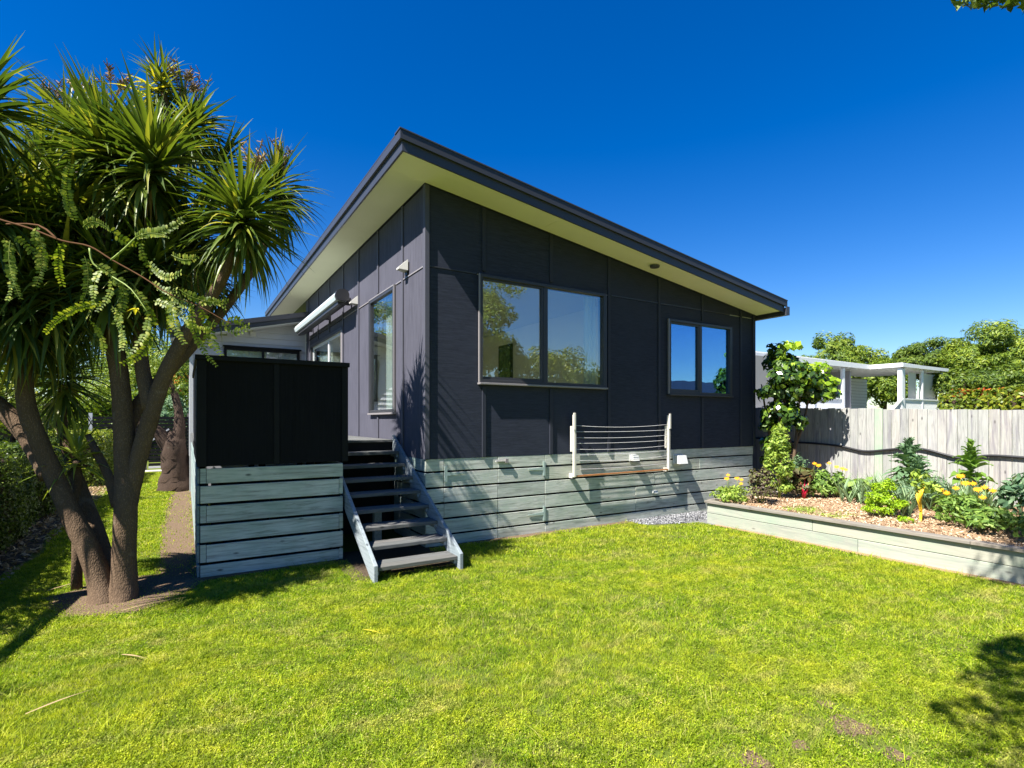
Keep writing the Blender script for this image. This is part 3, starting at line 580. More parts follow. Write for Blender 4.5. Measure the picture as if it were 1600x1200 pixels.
for i, (x, z, s, lb) in enumerate(((.30, 1.0, 1, 'green strap hinge at the left edge of the timber hatch'), (1.97, 1.0, -1, 'green strap hinge at the upper right of the timber hatch'), (1.97, .30, -1, 'green strap hinge at the lower right of the timber hatch'))):
    t = thing('strap_hinge', lb, 'hinge', (x, 0, z), 'hinges on the timber hatch')
    box('hinge_plate', (x-.02, -.012, z-.11), (x+.02, -.001, z+.11), M['hg'] if 'hg' in M else M.setdefault('hg', plain('green_galvanised', (.32, .40, .36), .5, .4)), t)
    mesh('strap', [(x+s*.02, -.012, z-.025), (x+s*.02, -.012, z+.025), (x+s*.30, -.012, z+.006), (x+s*.30, -.012, z-.006), (x+s*.02, -.003, z-.025), (x+s*.02, -.003, z+.025), (x+s*.30, -.003, z+.006), (x+s*.30, -.003, z-.006)],
         [(0, 1, 2, 3), (4, 7, 6, 5), (0, 4, 5, 1), (1, 5, 6, 2), (2, 6, 7, 3), (3, 7, 4, 0)], M['hg'], t)

# ------------------------------------------------------------------ raised bed
BX = 4.8; bed = thing('raised_bed', 'long raised garden bed edged with pale treated boards and a flat cap', 'garden bed', (4.8, -1, 0))
ex = [-.81, -3.2, -5.6, -8.0]
for a, b in zip(ex[:-1], ex[1:]):
    box('board', (BX, b+.002, -.02), (BX+.045, a-.002, .172), M['bed'], bed, .004)
    box('board', (BX+.002, b+.602, .178), (BX+.045, a+.598, .345) if a != -.81 else (BX+.045, a-.002, .345), M['bed'], bed, .004)
box('board', (BX+.002, -8.0, .178), (BX+.045, -7.402, .345), M['bed'], bed, .004)
for a, b in ((-.78, -4.4), (-4.4, -8.0)): box('cap_board', (BX-.045, b+.002, .347), (BX+.115, a-.002, .385), M['cap'], bed, .004)
for z0, z1 in ((-.02, .172), (.178, .345)): box('board', (BX+.05, -.81, z0), (8.6, -.77, z1), M['bed'], bed)
box('cap_board', (BX+.12, -.83, .347), (7.3, -.72, .385), M['cap'], bed)
# mulch surface inside
nx, ny = 40, 80; vs = []
for j in range(ny+1):
    for i in range(nx+1):
        x = 4.85+3.82*i/nx; y = -.83-8.6*j/ny; vs.append((x, y, .33+.05*math.sin(x*2.3+y)*math.sin(y*1.7)*min(1, (x-4.85)*2)+.04*min(1, (x-4.9))+random.uniform(-.012, .012)))
fs = [(j*(nx+1)+i, j*(nx+1)+i+1, (j+1)*(nx+1)+i+1, (j+1)*(nx+1)+i) for j in range(ny) for i in range(nx)]
structure(mesh('mulch_bed', vs, fs, M['mulchg'], smooth=True))
def bedz(x, y): return .33+.05*math.sin(x*2.3+y)*math.sin(y*1.7)*min(1, (x-4.85)*2)+.04*min(1, (x-4.9))
n = 16000; X = NR.uniform(4.93, 8.6, n); Y = NR.uniform(-5.6, -.85, n); Z = np.array([bedz(a, b) for a, b in zip(X, Y)])+NR.uniform(0, .025, n)
Nn = NR.normal(size=(n, 3))*.5; Nn[:, 2] += 1; Nn /= np.linalg.norm(Nn, axis=1, keepdims=True)
V, F = leaf_quads(np.stack([X, Y, Z], 1), Nn, .05, .014); stuff(npmesh('wood_chips', V, F, M['chip']))

# ------------------------------------------------------------------ paling fence and its pipe
FX = 8.7; fence = thing('paling_fence', 'tall pale weathered paling fence running behind the vegetable bed', 'fence', (8.7, -3, 0))
y = 3.2; k = 0
ftop = lambda y: 2.03+(y-.13)*.030
while y > -8.2:
    w = random.uniform(.14, .152); z1 = ftop(y)+random.uniform(-.012, .012)
    box('paling', (FX+random.uniform(0, .008), y-w+.004, .1), (FX+.022, y-.004+.002, z1), M['fenceg'] if abs(y+1.65) < .08 or abs(y+4.9) < .08 else M['fence'], fence, .002); y -= w; k += 1
for z in (.5, 1.15, 1.75): box('rail', (FX+.024, -8.2, z-.045), (FX+.07, 3.2, z+.045), M['fence'], fence)
for y in (2, -.4, -2.8, -5.2, -7.6): box('post', (FX+.071, y-.05, -.1), (FX+.16, y+.05, 1.85), M['fence'], fence)
pp = []
for px_, py_ in ((1180, 684), (1230, 690), (1275, 693), (1312, 697), (1350, 705), (1385, 703), (1420, 700), (1448, 703), (1478, 711), (1502, 716), (1525, 714), (1550, 712), (1600, 715), (1680, 722)):
    u = (px_-800)/832; rx = u*.8527+.5224; ry = -u*.5226+.8526; s = (FX-.035-EYE.x)/rx; pp.append((FX-.035, EYE.y+s*ry, EYE.z+s*(657-py_)/832))
tag(tube('irrigation_pipe', pp, .022, M['hose'], None, 8, 0, 5), 'black irrigation pipe running in waves along the pale fence', 'pipe')
# ------------------------------------------------------------------ neighbouring house with verandah
K = P(1409, 569, 25); KX, KY, KZ = K.x, K.y, K.z
M['nbw'] = plain('neighbour_white', (.72, .72, .70), .5, .3, .06)
nb = thing('neighbour_house', 'pale grey neighbouring house with white open verandah seen over the fence', 'house', (KX, KY, 0))
DZ = 1.9; RZ = 2.80
box('wall', (16.0, KY+3.8, 0), (KX+4.9, KY+3.95, KZ-.25), M['wb2'], nb)
# upper weatherboards on the back wall of the verandah
z = DZ
while z < KZ-.3:
    box('weatherboard', (KX-7.6, KY+3.77, z), (KX-1.45, KY+3.798, z+.17), M['wb2'], nb); z += .18
box('wall', (KX-1.42, KY+1.6, 0), (KX-1.3, KY+3.78, KZ-.25), M['wb2'], nb)
z = DZ
while z < KZ-.3:
    box('weatherboard', (KX+.9, KY+3.76, z), (KX+4.9, KY+3.798, z+.15), M['nbw'], nb); z += .17
box('verandah_floor', (16, KY+.02, DZ-.15), (KX+4.75, KY+3.7, DZ), M['wb'], nb)
def roofslab(x0, x1, y0, y1, z0, z1, name='roof'):
    return mesh(name, [(x0, y0, z0), (x1, y0, z1), (x1, y1, z1+.05), (x0, y1, z0+.05), (x0, y0, z0+.06), (x1, y0, z1+.06), (x1, y1, z1+.11), (x0, y1, z0+.11)],
                [(3, 2, 1, 0), (4, 5, 6, 7), (0, 1, 5, 4), (1, 2, 6, 5), (2, 3, 7, 6), (3, 0, 4, 7)], M['nbw'], nb)
IY = KY+1.4
roofslab(KX-.05, KX+4.9, KY-.05, KY+5, KZ, KZ-.05); roofslab(14, KX-.06, IY-.05, KY+5, KZ+.1, KZ+.03)
box('fascia', (KX-.06, KY-.09, KZ-.13), (KX+4.95, KY-.052, KZ+.03), M['nbw'], nb); box('fascia', (KX-.10, KY-.09, KZ-.13), (KX-.061, IY-.06, KZ+.03), M['nbw'], nb)
box('fascia', (14, IY-.09, KZ-.14), (KX-.11, IY-.052, KZ+.08), M['nbw'], nb)
for x in np.arange(KX-7.2, KX+4.8, .75): box('rafter', (x, (IY if x < KX else KY)+.0, KZ-.2), (x+.06, KY+3.7, KZ-.06), M['nbw'], nb)
for (x, y, w) in ((KX+.02, KY, .32), (KX+2.2, KY+.02, .14), (KX+4.45, KY, .16), (KX-2.45, IY, .2), (KX-7.2, IY, .16), (KX-4.9, IY, .12)): box('post', (x, y, 0), (x+w, y+w*.6, KZ-.2), M['nbw'], nb, .01)
def picket(xa, xb, y):
    box('hand_rail', (xa, y-.04, RZ-.06), (xb, y+.06, RZ), M['nbw'], nb)
    n = int((xb-xa)/.09)
    stuff(joined('balusters', [boxgeo((xa+i*.09, y-.01, DZ-.1), (xa+i*.09+.055, y+.02, RZ-.06)) for i in range(n)], M['nbw'], nb))
    box('rail_board', (xa, y+.03, DZ-.1), (xb, y+.05, RZ-.2), M['wb'], nb)
picket(KX-7.5, KX-2.3, IY+.05); picket(KX, KX+4.8, KY+.05)
beam('hand_rail', (KX, KY-.02, RZ), (KX-.9, KY+.4, DZ-.1), .09, .09, M['nbw'], nb)
mesh('rail_board', [(KX, KY+.06, DZ-.2), (KX, KY+.06, RZ-.05), (KX-.85, KY+.45, DZ-.2)], [(0, 1, 2)], M['wb'], nb)
for (xa, xb, z0) in ((KX-4.6, KX-2.9, 2.6), (KX-2.6, KX-1.7, 2.5)):
    wf = bpy.data.objects.new('window', None); reg(wf, nb, (xa, KY+3.75, z0))
    box('frame', (xa-.08, KY+3.71, z0-.08), (xb+.08, KY+3.765, z0), M['nbw'], wf); box('frame', (xa-.08, KY+3.71, 4.0), (xb+.08, KY+3.765, 4.08), M['nbw'], wf)
    box('frame', (xa-.08, KY+3.71, z0), (xa, KY+3.765, 4.0), M['nbw'], wf); box('frame', (xb, KY+3.71, z0), (xb+.08, KY+3.765, 4.0), M['nbw'], wf)
    box('pane', (xa, KY+3.735, z0), (xb, KY+3.745, 4.0), M['glass'], wf)
box('blind', (KX+1.3, KY+.25, 2.1), (KX+2.1, KY+.27, KZ-.3), M['whitepl'], nb); box('blind', (KX+2.5, KY+.25, 2.1), (KX+4.3, KY+.27, KZ-.3), M['whitepl'], nb)
box('wall', (15, KY+1.0, 0), (KX-7.6, KY+1.1, KZ-.1), M['wb2'], nb)

# ------------------------------------------------------------------ back gate, hedges
gt = thing('slat_gate', 'black horizontal slat gate with grey posts across the end of the side path', 'gate', (-3.9, 15.6, 0))
z = .16
while z < 1.9: box('slat', (-5.45, 15.6, z), (-4.02, 15.625, z+.095), M['black'], gt); box('slat', (-3.9, 15.6, z), (-2.72, 15.625, z+.095), M['black'], gt); z += .125
for x in (-5.5, -4.0, -2.7): box('post', (x-.05, 15.626, 0), (x+.05, 15.72, 2.0), M['wb'] if x < -5 else M['alu_light'], gt)
beam('brace', (-4.0, 15.59, .9), (-3.3, 15.59, 1.45), .03, .05, M['wb'], gt); box('gate_rail', (-3.9, 15.57, .08), (-2.72, 15.599, .15), M['wb'], gt)
structure(box('concrete_path', (-5.4, 14.9, -.05), (-2.6, 15.5, .03), plain('concrete', (.42, .4, .37), .9, .1)))
def hedge(name, label, a, b, dens, L, W, mat, wob=.06, tips=None, group=None):
    t = thing(name, label, 'hedge', ((a[0]+b[0])/2, (a[1]+b[1])/2, 0), group)
    box('inner_branches', (a[0]+.12, a[1]+.12, 0), (b[0]-.12, b[1]-.12, b[2]-.14), M['bark2'], t)
    hedge_leaves('foliage', a, b, dens, L, W, mat, t, wob)
    if tips: 
        n = tips; C = np.stack([NR.uniform(a[0], b[0], n), NR.uniform(a[1], b[1], n), b[2]+NR.uniform(-.12, .14, n)], 1); k = (np.sin(C[:, 1]*1.9+C[:, 0]*1.3)+NR.normal(size=n)*.3) > .35; C = C[k]
        Nn = rand_dirs(len(C)); V, F = leaf_quads(C, Nn, L*1.1, W); npmesh('red_tips', V, F, M['redtip'], t)
    return t
hedge('hedge', 'clipped dark green hedge along the left edge behind the cabbage tree', (-6.0, -1.2, 0), (-4.95, 8.4, 1.28), 1500, .055, .035, M['hedged'], .07)
hedge('hedge', 'short bright hedge block near the slat gate at the back left', (-6.0, 10.8, 0), (-4.75, 14.2, 1.35), 1100, .07, .045, M['hedge'], .06)
hedge('hedge', 'yellow-green hedge with red tips right of the white verandah', (16.35, -9, 0), (18.5, .05, 2.52), 420, .13, .08, M['hedge'], .08, 2600)

hedge('hedge', 'tall green hedge beyond the slat gate at the back left', (-16, 21.5, 0), (-2.6, 22.6, 2.5), 260, .16, .09, M['tree1'], .12)
# ------------------------------------------------------------------ trees
def tree(name, label, base, top, r, blobs, n, L, W, mat, nclump=26, clump=.28, group=None, low=-.5, limbs=4, keep=None, extra=None):
    t = thing(name, label, 'tree', base, group); b = Vector(base); tp = Vector(top)
    mid = b.lerp(tp, .5)+Vector((r*.6, -r*.4, 0)); tube('trunk', [b, mid, tp], [r, r*.8, r*.6], M['bark2'], t, 10, .06, 4)
    for i in range(limbs):
        bl = blobs[i % len(blobs)]; e = Vector(bl[:3])+Vector((random.uniform(-.5, .5)*bl[3], random.uniform(-.5, .5)*bl[4], random.uniform(-.2, .4)*bl[5]))
        tube('limb', [mid.lerp(tp, .3+.15*i), mid.lerp(tp, .6).lerp(e, .5)+Vector((0, 0, .2)), e], [r*.5, r*.3, r*.1], M['bark2'], t, 6, .05, 3)
    crown('crown', blobs, n, L, W, mat, t, clump, nclump, low, keep)
    return t
def B(px_, py_, d, rx, rz, ry=None): p = P(px_, py_, d); return (p.x, p.y, p.z, rx, ry or rx, rz)
c = P(1315, 580, 42); tree('tree', 'rounded bright green tree directly behind the verandah roof', (c.x, c.y, 0), (c.x, c.y, 4), .3, [B(1300, 575, 42, 2.6, 2.4), B(1345, 585, 42, 2.3, 2.0), B(1265, 582, 42, 1.6, 1.5)], 26000, .30, .09, M['tree1'], 40, .24)
c = P(1455, 585, 38); tree('tree', 'wide dark green tree between the verandah roof and the tallest tree', (c.x, c.y, 0), (c.x, c.y, 4), .3, [B(1460, 560, 38, 2.3, 1.3), B(1430, 575, 38, 1.6, 1.2), B(1490, 575, 38, 1.6, 1.3)], 17000, .26, .08, M['tree2'], 36, .26)
c = P(1550, 590, 34); tree('tree', 'tallest rounded tree at the right edge above the red-tipped hedge', (c.x, c.y, 0), (c.x, c.y, 4), .32, [B(1550, 555, 34, 2.5, 2.0), B(1525, 585, 34, 1.6, 1.6), B(1590, 580, 34, 2.0, 1.7)], 30000, .27, .07, M['tree1'], 46, .25)
c = P(1500, 605, 27); tree('bushy_tree', 'low bushy tree just above the left end of the red-tipped hedge', (c.x, c.y, 0), (c.x, c.y, 2.6), .2, [B(1500, 602, 27, 1.3, .8), B(1545, 606, 27, 1.5, .9), B(1595, 600, 27, 1.6, 1.1)], 14000, .2, .07, M['tree2'], 30, .3)
c = P(1380, 600, 36); tree('bushy_tree', 'low green tree seen through the open verandah', (c.x, c.y, 0), (c.x, c.y, 3), .2, [B(1372, 605, 36, 2.1, 1.9), B(1400, 580, 40, 1.9, 1.2), B(1340, 610, 36, 1.6, 1.5)], 14000, .26, .09, M['tree1'], 30, .3)
# back left
c = P(225, 600, 24); tree('tree', 'light green garden tree beyond the slat gate behind the trunks', (c.x, c.y, 0), (c.x, c.y, 3), .2, [B(240, 575, 24, 1.7, 1.5), B(200, 610, 23, 1.6, 1.4), B(265, 625, 22, 1.2, 1.0)], 16000, .16, .07, M['tree1'], 34, .28)
c = P(120, 560, 27); tree('tree', 'shaded green tree at the back left behind the cabbage tree', (c.x, c.y, 0), (c.x, c.y, 3), .25, [B(130, 560, 27, 2.4, 2.4), B(60, 590, 26, 2.4, 2.0), B(10, 540, 27, 2.2, 2.6), B(80, 470, 28, 2.2, 2.2)], 24000, .18, .08, M['tree2'], 40, .28)
c = P(280, 610, 30); tree('flowering_tree', 'orange flowering tree in the distance beside the wing corner', (c.x, c.y, 0), (c.x, c.y, 2.5), .15, [B(281, 605, 30, .9, .7)], 6000, .14, .09, M['orangeb'], 26, .3)
c = P(285, 570, 34); tree('tree', 'far yellow-green tree above the orange flowering tree', (c.x, c.y, 0), (c.x, c.y, 3), .15, [B(280, 575, 34, 1.5, 1.0)], 5000, .18, .09, M['hedge'], 22, .3)
c = P(268, 650, 19); tree('shrub', 'grey-green rounded shrub behind the slat gate', (c.x, c.y, 0), (c.x, c.y, 1), .08, [B(272, 640, 21, .9, .6), B(250, 660, 19.5, .7, .5)], 5000, .10, .05, M['kale'], 24, .3)
c = P(10, 640, 10.5); tree('shrub', 'sunlit yellow-green shrub behind the dark hedge at the left edge', (c.x, c.y, 0), (c.x, c.y, 1), .08, [B(8, 640, 10.5, .7, .6), B(-40, 620, 10.5, .7, .8)], 5000, .10, .04, M['hedge'], 24, .3)
# gnarled tree by the path
t = thing('gnarled_tree', 'thick gnarled old trunk beside the wing at the end of the dirt path', 'tree', (-2.98, 9.0, 0))
tube('trunk', [(-2.98, 9.0, -.05), (-3.0, 9.0, .35), (-3.02, 9.0, .8), (-3.05, 9.0, 1.25), (-3.08, 9.0, 1.5)], [.44, .34, .30, .24, .05], M['bark2'], t, 14, .16, 4)
tube('limb', [(-3.05, 9.0, .9), (-3.35, 9.0, 1.4), (-3.75, 9.0, 1.75), (-4.1, 9.1, 2.3)], [.22, .15, .11, .05], M['bark2'], t, 10, .12, 4)
tube('limb', [(-3.0, 9.0, 1.1), (-2.93, 9.0, 1.6), (-2.98, 9.1, 2.2), (-3.2, 9.2, 2.9)], [.2, .13, .09, .05], M['bark2'], t, 10, .12, 4)
crown('crown', [(-3.75, 9.2, 2.75, .85, .8, .65), (-3.3, 9.3, 3.2, .7, .7, .6), (-4.4, 9.2, 2.6, .6, .6, .5)], 3800, .07, .03, M['tree1'], t, .3, 20)
# overhanging tree behind and to the right of the camera
def vproj(C):
    q = C-np.array(EYE); d = q[:, 0]*.5224+q[:, 1]*.8526; d2 = np.where(np.abs(d) < .05, .05, d); u = q[:, 0]*.8527-q[:, 1]*.5226
    return 800+832*u/d2, 657-832*q[:, 2]/d2, d
def keepC(C):
    x, y, d = vproj(C); vis = (d > .05) & (x > -30) & (x < 1640) & (y > -8) & (y < 1210); ok = (x > 1472) & (y < 13)
    S = C.copy(); S[:, 0] += C[:, 2]*.779; S[:, 1] += C[:, 2]*.167; S[:, 2] = 0
    sx, sy, sd = vproj(S); lim = np.interp(sy, [700, 850, 915, 920, 985, 1000, 1060, 1085, 1095, 1140, 1200], [1640, 1560, 1510, 1620, 1620, 1560, 1500, 1530, 1425, 1500, 1475])+np.sin(sy*.11)*16+np.sin(sy*.31)*8
    sv = (sd > .05) & (sx < lim) & (sy < 1230) & (sx > -200)
    return (~vis | ok) & ~sv
tree('overhanging_tree', 'leafy tree whose lowest leaves hang into the top right corner', (2.6, -10.2, 0), (1.6, -8.6, 4.6), .22, [(-.9, -7.3, 5.3, 2.3, 1.7, .9), (1.9, -6.9, 5.5, 2.3, 1.8, 1.1), (3.9, -6.3, 6.0, 1.7, 1.6, 1.2), (.8, -8.6, 6.2, 2.4, 2, 1.2), (-1.6, -6.4, 4.9, 1.7, .8, .6), (-.2, -6.1, 5.0, 1.5, .6, .6), (1.6, -5.6, 5.1, 1.0, .5, .5), B(1545, 3, 4.0, .45, .10, .45), B(1600, 0, 4.2, .4, .14, .4)], 36000, .085, .045, M['tree2'], 60, .24, None, -1, 4, keepC)
# garden trees on the far side of the lawn, seen only mirrored in the front windows
tree('tree', 'green garden tree mirrored in the left pane of the large window', (6.3, -10.5, 0), (6.1, -10.2, 3.4), .2, [(5.7, -9.8, 5.0, 1.9, 1.7, 1.6), (6.6, -10.4, 3.7, 1.6, 1.6, 1.4)], 15000, .13, .08, M['tree1'], 34, .28)
tree('tree', 'rounded garden tree mirrored in the right pane of the large window', (9.8, -10.6, 0), (9.8, -10.6, 2), .2, [(9.8, -10.6, 3.3, 1.9, 1.8, 1.5), (8.6, -10.4, 2.3, 1.5, 1.4, 1.6), (11.6, -10.5, 2.5, 1.6, 1.5, 1.6)], 16000, .13, .08, M['hedge'], 34, .28)
tree('tree', 'low distant tree mirrored at the foot of the smaller window', (18.3, -11.5, 0), (18.3, -11.5, 1), .15, [(18.3, -11.5, 1.9, 1.5, 1.4, 1.0)], 6000, .16, .09, M['hedge'], 28, .28)

rh = thing('far_house', 'low dark roofed house across the street, mirrored at the foot of the smaller window', 'house', (22.5, -15.5, 0))
box('wall', (15.5, -19, 0), (30, -14.6, 3.0), M['wb2'], rh); prism('roof', [(-13.9, 2.9), (-16.8, 4.3), (-19.7, 2.9)], 'x', 15, 30.5, M['fascia'], rh)
for x in (17, 20, 23, 26): box('window', (x, -14.59, 1.2), (x+1.2, -14.55, 2.3), M['glass'], rh)
# ------------------------------------------------------------------ shrub at the house corner
sh = thing('camellia_shrub', 'tall glossy leaved shrub between the dark house corner and the pale fence', 'shrub', (7.75, -.45, .38))
for i in range(7):
    a = i*.9; x, y = 7.75+.12*math.cos(a), -.45+.12*math.sin(a)
    tube('stem', [(x, y, .3), (x+.12*math.cos(a*2), y+.1*math.sin(a), 1.0), (x+.25*math.cos(a*1.7), y+.2*math.sin(a*1.3), 1.7), (x+.35*math.cos(a*1.7), y+.3*math.sin(a*1.3), 2.5)], [.04, .032, .026, .012], M['bark'], sh, 6, .1, 3)
crown('crown', [(7.65, -.50, 2.45, .50, .55, .55), (7.95, -.75, 2.35, .42, .5, .36), (7.55, -.4, 3.0, .26, .28, .30), (7.55, -.45, 1.75, .36, .4, .45), (7.6, -.3, 1.1, .22, .28, .5)], 4600, .13, .08, M['camel'], sh, .3, 26)
crown('young_leaves', [(7.6, -.62, 3.2, .22, .22, .12), (8.02, -.98, 2.52, .36, .25, .22), (7.85, -.9, 2.75, .25, .25, .15)], 300, .13, .08, M['camel2'], sh, .4, 10)

# ------------------------------------------------------------------ cabbage tree (cordyline)
ct = thing('cabbage_tree', 'large multi-trunked cabbage tree with spiky leaf heads left of the deck', 'tree', (-3.35, -.35, 0))
def TR(name, pts, rads, par=ct): return tube(name, [P(*p) for p in pts], [q*.86 for q in rads], M['bark'], par, 14, .045, 5)
TR('trunk', [(162, 950, 5.15), (158, 915, 5.2), (137, 855, 5.2), (109, 800, 5.2), (84, 742, 5.2), (60, 688, 5.15), (42, 635, 5.1), (38, 560, 5.1), (52, 490, 5.1)], [.175, .125, .11, .102, .096, .092, .088, .08, .055])
TR('trunk', [(192, 945, 5.2), (194, 905, 5.25), (195, 850, 5.25), (197, 790, 5.25), (196, 720, 5.3), (192, 640, 5.3), (184, 570, 5.3), (172, 500, 5.3), (164, 420, 5.3), (168, 300, 5.3)], [.165, .13, .12, .116, .11, .102, .095, .085, .07, .05])
TR('limb', [(203, 790, 5.3), (216, 720, 5.3), (236, 650, 5.3), (256, 590, 5.3), (284, 535, 5.3), (318, 482, 5.3), (350, 430, 5.3), (374, 375, 5.3)], [.08, .09, .09, .085, .078, .07, .06, .05])
TR('limb', [(236, 640, 5.3), (222, 570, 5.35), (218, 500, 5.4), (226, 410, 5.4), (238, 300, 5.4)], [.09, .075, .065, .06, .05])
TR('limb', [(190, 690, 5.4), (215, 635, 5.5), (250, 595, 5.6), (300, 540, 5.8), (360, 470, 6.0), (405, 400, 6.1), (428, 325, 6.2)], [.09, .08, .075, .07, .06, .06, .05])
TR('limb', [(78, 745, 5.25), (45, 685, 5.3), (5, 640, 5.3), (-40, 600, 5.3), (-70, 500, 5.3)], [.1, .1, .095, .09, .06])
TR('trunk', [(172, 905, 5.45), (150, 830, 5.5), (128, 770, 5.55), (108, 710, 5.6), (96, 660, 5.6), (100, 600, 5.6)], [.11, .09, .075, .065, .055, .045])
TR('limb', [(185, 790, 5.45), (168, 740, 5.5), (150, 705, 5.55), (138, 680, 5.6)], [.07, .05, .045, .03])
TR('limb', [(200, 470, 5.5), (245, 330, 5.7), (262, 230, 5.8), (256, 140, 5.8)], [.06, .05, .045, .035])
TR('limb', [(172, 430, 5.5), (140, 320, 5.6), (112, 220, 5.7)], [.06, .05, .04])
TR('limb', [(225, 430, 5.7), (270, 320, 5.9), (296, 210, 6.0)], [.05, .05, .04])
ct2 = thing('cabbage_tree', 'second cabbage tree whose dark spiky heads cut into the left edge', 'tree', (-5.6, -1.6, 0))
b0 = P(-190, 1000, 4.5); b0.z = 0
WLpts = [b0, P(-170, 700, 4.5), P(-120, 500, 4.5), P(-60, 330, 4.5), P(-28, 185, 4.5)]
tube('trunk', WLpts, [.16, .12, .09, .07, .05], M['bark'], ct2, 12, .05, 5); tube('limb', [P(-120, 500, 4.5), P(-40, 400, 4.6), P(-5, 330, 4.6)], [.08, .06, .05], M['bark'], ct2, 10, .05, 4)
ELB = [-75, -55, -38, -22, -8, 6, 20, 34, 48, 62, 76, 86]
PROTO = {}
def leaf_proto(k, v):
    if (k, v) not in PROTO:
        e = ELB[k]; vs, fs = strap(1.0, .064, R(e), [.9, 1.5, .35][v]*(1.0 if e < 40 else .45), 6)
        me = bpy.data.meshes.new('leaf'); me.from_pydata([tuple(q) for q in vs], [], fs); me.materials.append(M['cord']); me.polygons.foreach_set('use_smooth', [True]*len(fs)); me.update(); PROTO[(k, v)] = (me, vs, fs)
    return PROTO[(k, v)]
single_left = [300]
def head(par, c, L, n, store, singles=0, tilt=(0, 0), lo=-.95, mat=None):
    c = Vector(c); n = int(n*1.45)
    for i in range(n):
        se = random.uniform(lo, 1.0); e = math.degrees(math.asin(se)); k = min(range(len(ELB)), key=lambda j: abs(ELB[j]-e)); v = random.choice((0, 0, 1, 2)); me, vs, fs = leaf_proto(k, v)
        az = random.uniform(0, 2*math.pi); s = L*random.uniform(.72, 1.12)*(1 if se < .9 else .8); off = c+Vector((random.uniform(-.05, .05), random.uniform(-.05, .05), (se-.2)*.16))
        tx, ty = tilt[0]+random.uniform(-.12, .12), tilt[1]+random.uniform(-.12, .12)
        if singles and single_left[0] > 0 and i < singles:
            o = bpy.data.objects.new('leaf', me); reg(o, par, off); o.rotation_euler = (tx, ty, az); o.scale = (s, s, s); single_left[0] -= 1
        else:
            m = Matrix.Rotation(az, 3, 'Z'); m = Matrix.Rotation(ty, 3, 'Y') @ Matrix.Rotation(tx, 3, 'X') @ m
            A = np.array([tuple(q) for q in vs])*s @ np.array(m).T+np.array(off); store.append((A, fs))
def flush(store, name, mat, par):
    V = []; F = []; o = 0
    for A, fs in store: V.append(A); F.append(np.array(fs)+o); o += len(A)
    V = np.concatenate(V); return npmesh(name, V, np.concatenate(F), mat, par, tuple(float(q) for q in V.mean(0)), True)
S1, S2, SY = [], [], []
HD = [((238, 262), 5.25, .80, 230, 120), ((378, 340), 5.25, .70, 220, 110), ((253, 135), 5.8, .36, 120, 40), ((168, 250), 5.3, .80, 210, 30), ((20, 470), 4.9, .75, 190, 0), ((90, 450), 5.1, .8, 190, 0), ((170, 440), 5.2, .75, 170, 0), ((235, 420), 5.35, .7, 160, 0), ((300, 380), 5.6, .62, 140, 0), ((120, 340), 5.3, .8, 180, 0), ((40, 360), 5.1, .8, 180, 0), ((430, 300), 6.2, .62, 130, 0), ((297, 200), 6.0, .58, 130, 0),
      ((108, 200), 5.7, .66, 140, 0), ((60, 300), 5.5, .75, 150, 0), ((52, 480), 5.1, .8, 180, 0), ((120, 400), 5.6, .75, 150, 0), ((215, 400), 5.7, .7, 130, 0), ((290, 400), 5.9, .7, 130, 0),
      ((150, 330), 5.9, .75, 140, 0), ((-65, 500), 5.3, .8, 140, 0), ((5, 400), 5.4, .8, 140, 0), ((100, 590), 5.6, .62, 120, 0), ((340, 265), 6.3, .6, 90, 0), ((60, 240), 6.1, .65, 100, 0), ((330, 440), 6.1, .55, 90, 0)]
for (a, b), d, L, n, sg in HD: head(ct, P(a, b, d), L, n, S1, sg, (random.uniform(-.2, .2), random.uniform(-.2, .2)))
c = P(285, 430, 5.6)
stuff(flush(S1, 'foliage', M['cord'], ct))
for (a, b), d, L, n in (((-28, 175), 4.4, .62, 130), ((-60, 320), 4.5, .7, 130), ((-8, 330), 4.6, .62, 120), ((-130, 450), 4.5, .75, 120)): head(ct2, P(a, b, d), L, n, S2)
head(ct2, (-6.5, -2.8, 3.0), .45, 80, S2); head(ct2, (-4.75, -1.2, 3.6), .62, 110, S2); head(ct2, (-5.4, -1.3, 3.9), .66, 110, S2); tube('limb', [P(-120, 500, 4.5), (-4.9, -1.2, 3.2), (-4.75, -1.2, 3.5)], [.06, .05, .04], M['bark'], ct2, 8, .05, 3); tube('limb', [P(-120, 500, 4.5), (-5.3, -1.25, 3.4), (-5.4, -1.3, 3.8)], [.06, .05, .04], M['bark'], ct2, 8, .05, 3); tube('limb', [P(-170, 700, 4.5), (-5.9, -2.5, 2.4), (-6.5, -2.8, 3.0)], [.07, .05, .04], M['bark'], ct2, 8, .05, 4)
stuff(flush(S2, 'foliage', M['cord'], ct2))
for (a, b), d in (((240, 145), 5.75), ((300, 205), 5.9)): head(ct, P(a, b, d), .4, 16, SY, 0, (0, 0), -.5)
flush(SY, 'yellowing_leaves', M['cordy'], ct)
SD = []
for (a, b), d, L, n, sg in HD[:12]:
    head(ct, P(a, b, d)-Vector((0, 0, .1)), L*.75, 14, SD, 0, (0, 0), -1.0) if False else None
for (a, b), d, L, n, sg in HD[:20]:
    c = Vector(P(a, b, d))-Vector((0, 0, .08))
    for i in range(16):
        me, vs, fs = leaf_proto(0, 0); az = random.uniform(0, 6.28); s = L*random.uniform(.5, .8); A = np.array([tuple(q) for q in vs])*s @ np.array(Matrix.Rotation(az, 3, 'Z')).T+np.array(c); SD.append((A, fs))
stuff(flush(SD, 'dead_leaf_skirt', M['dead'], ct))
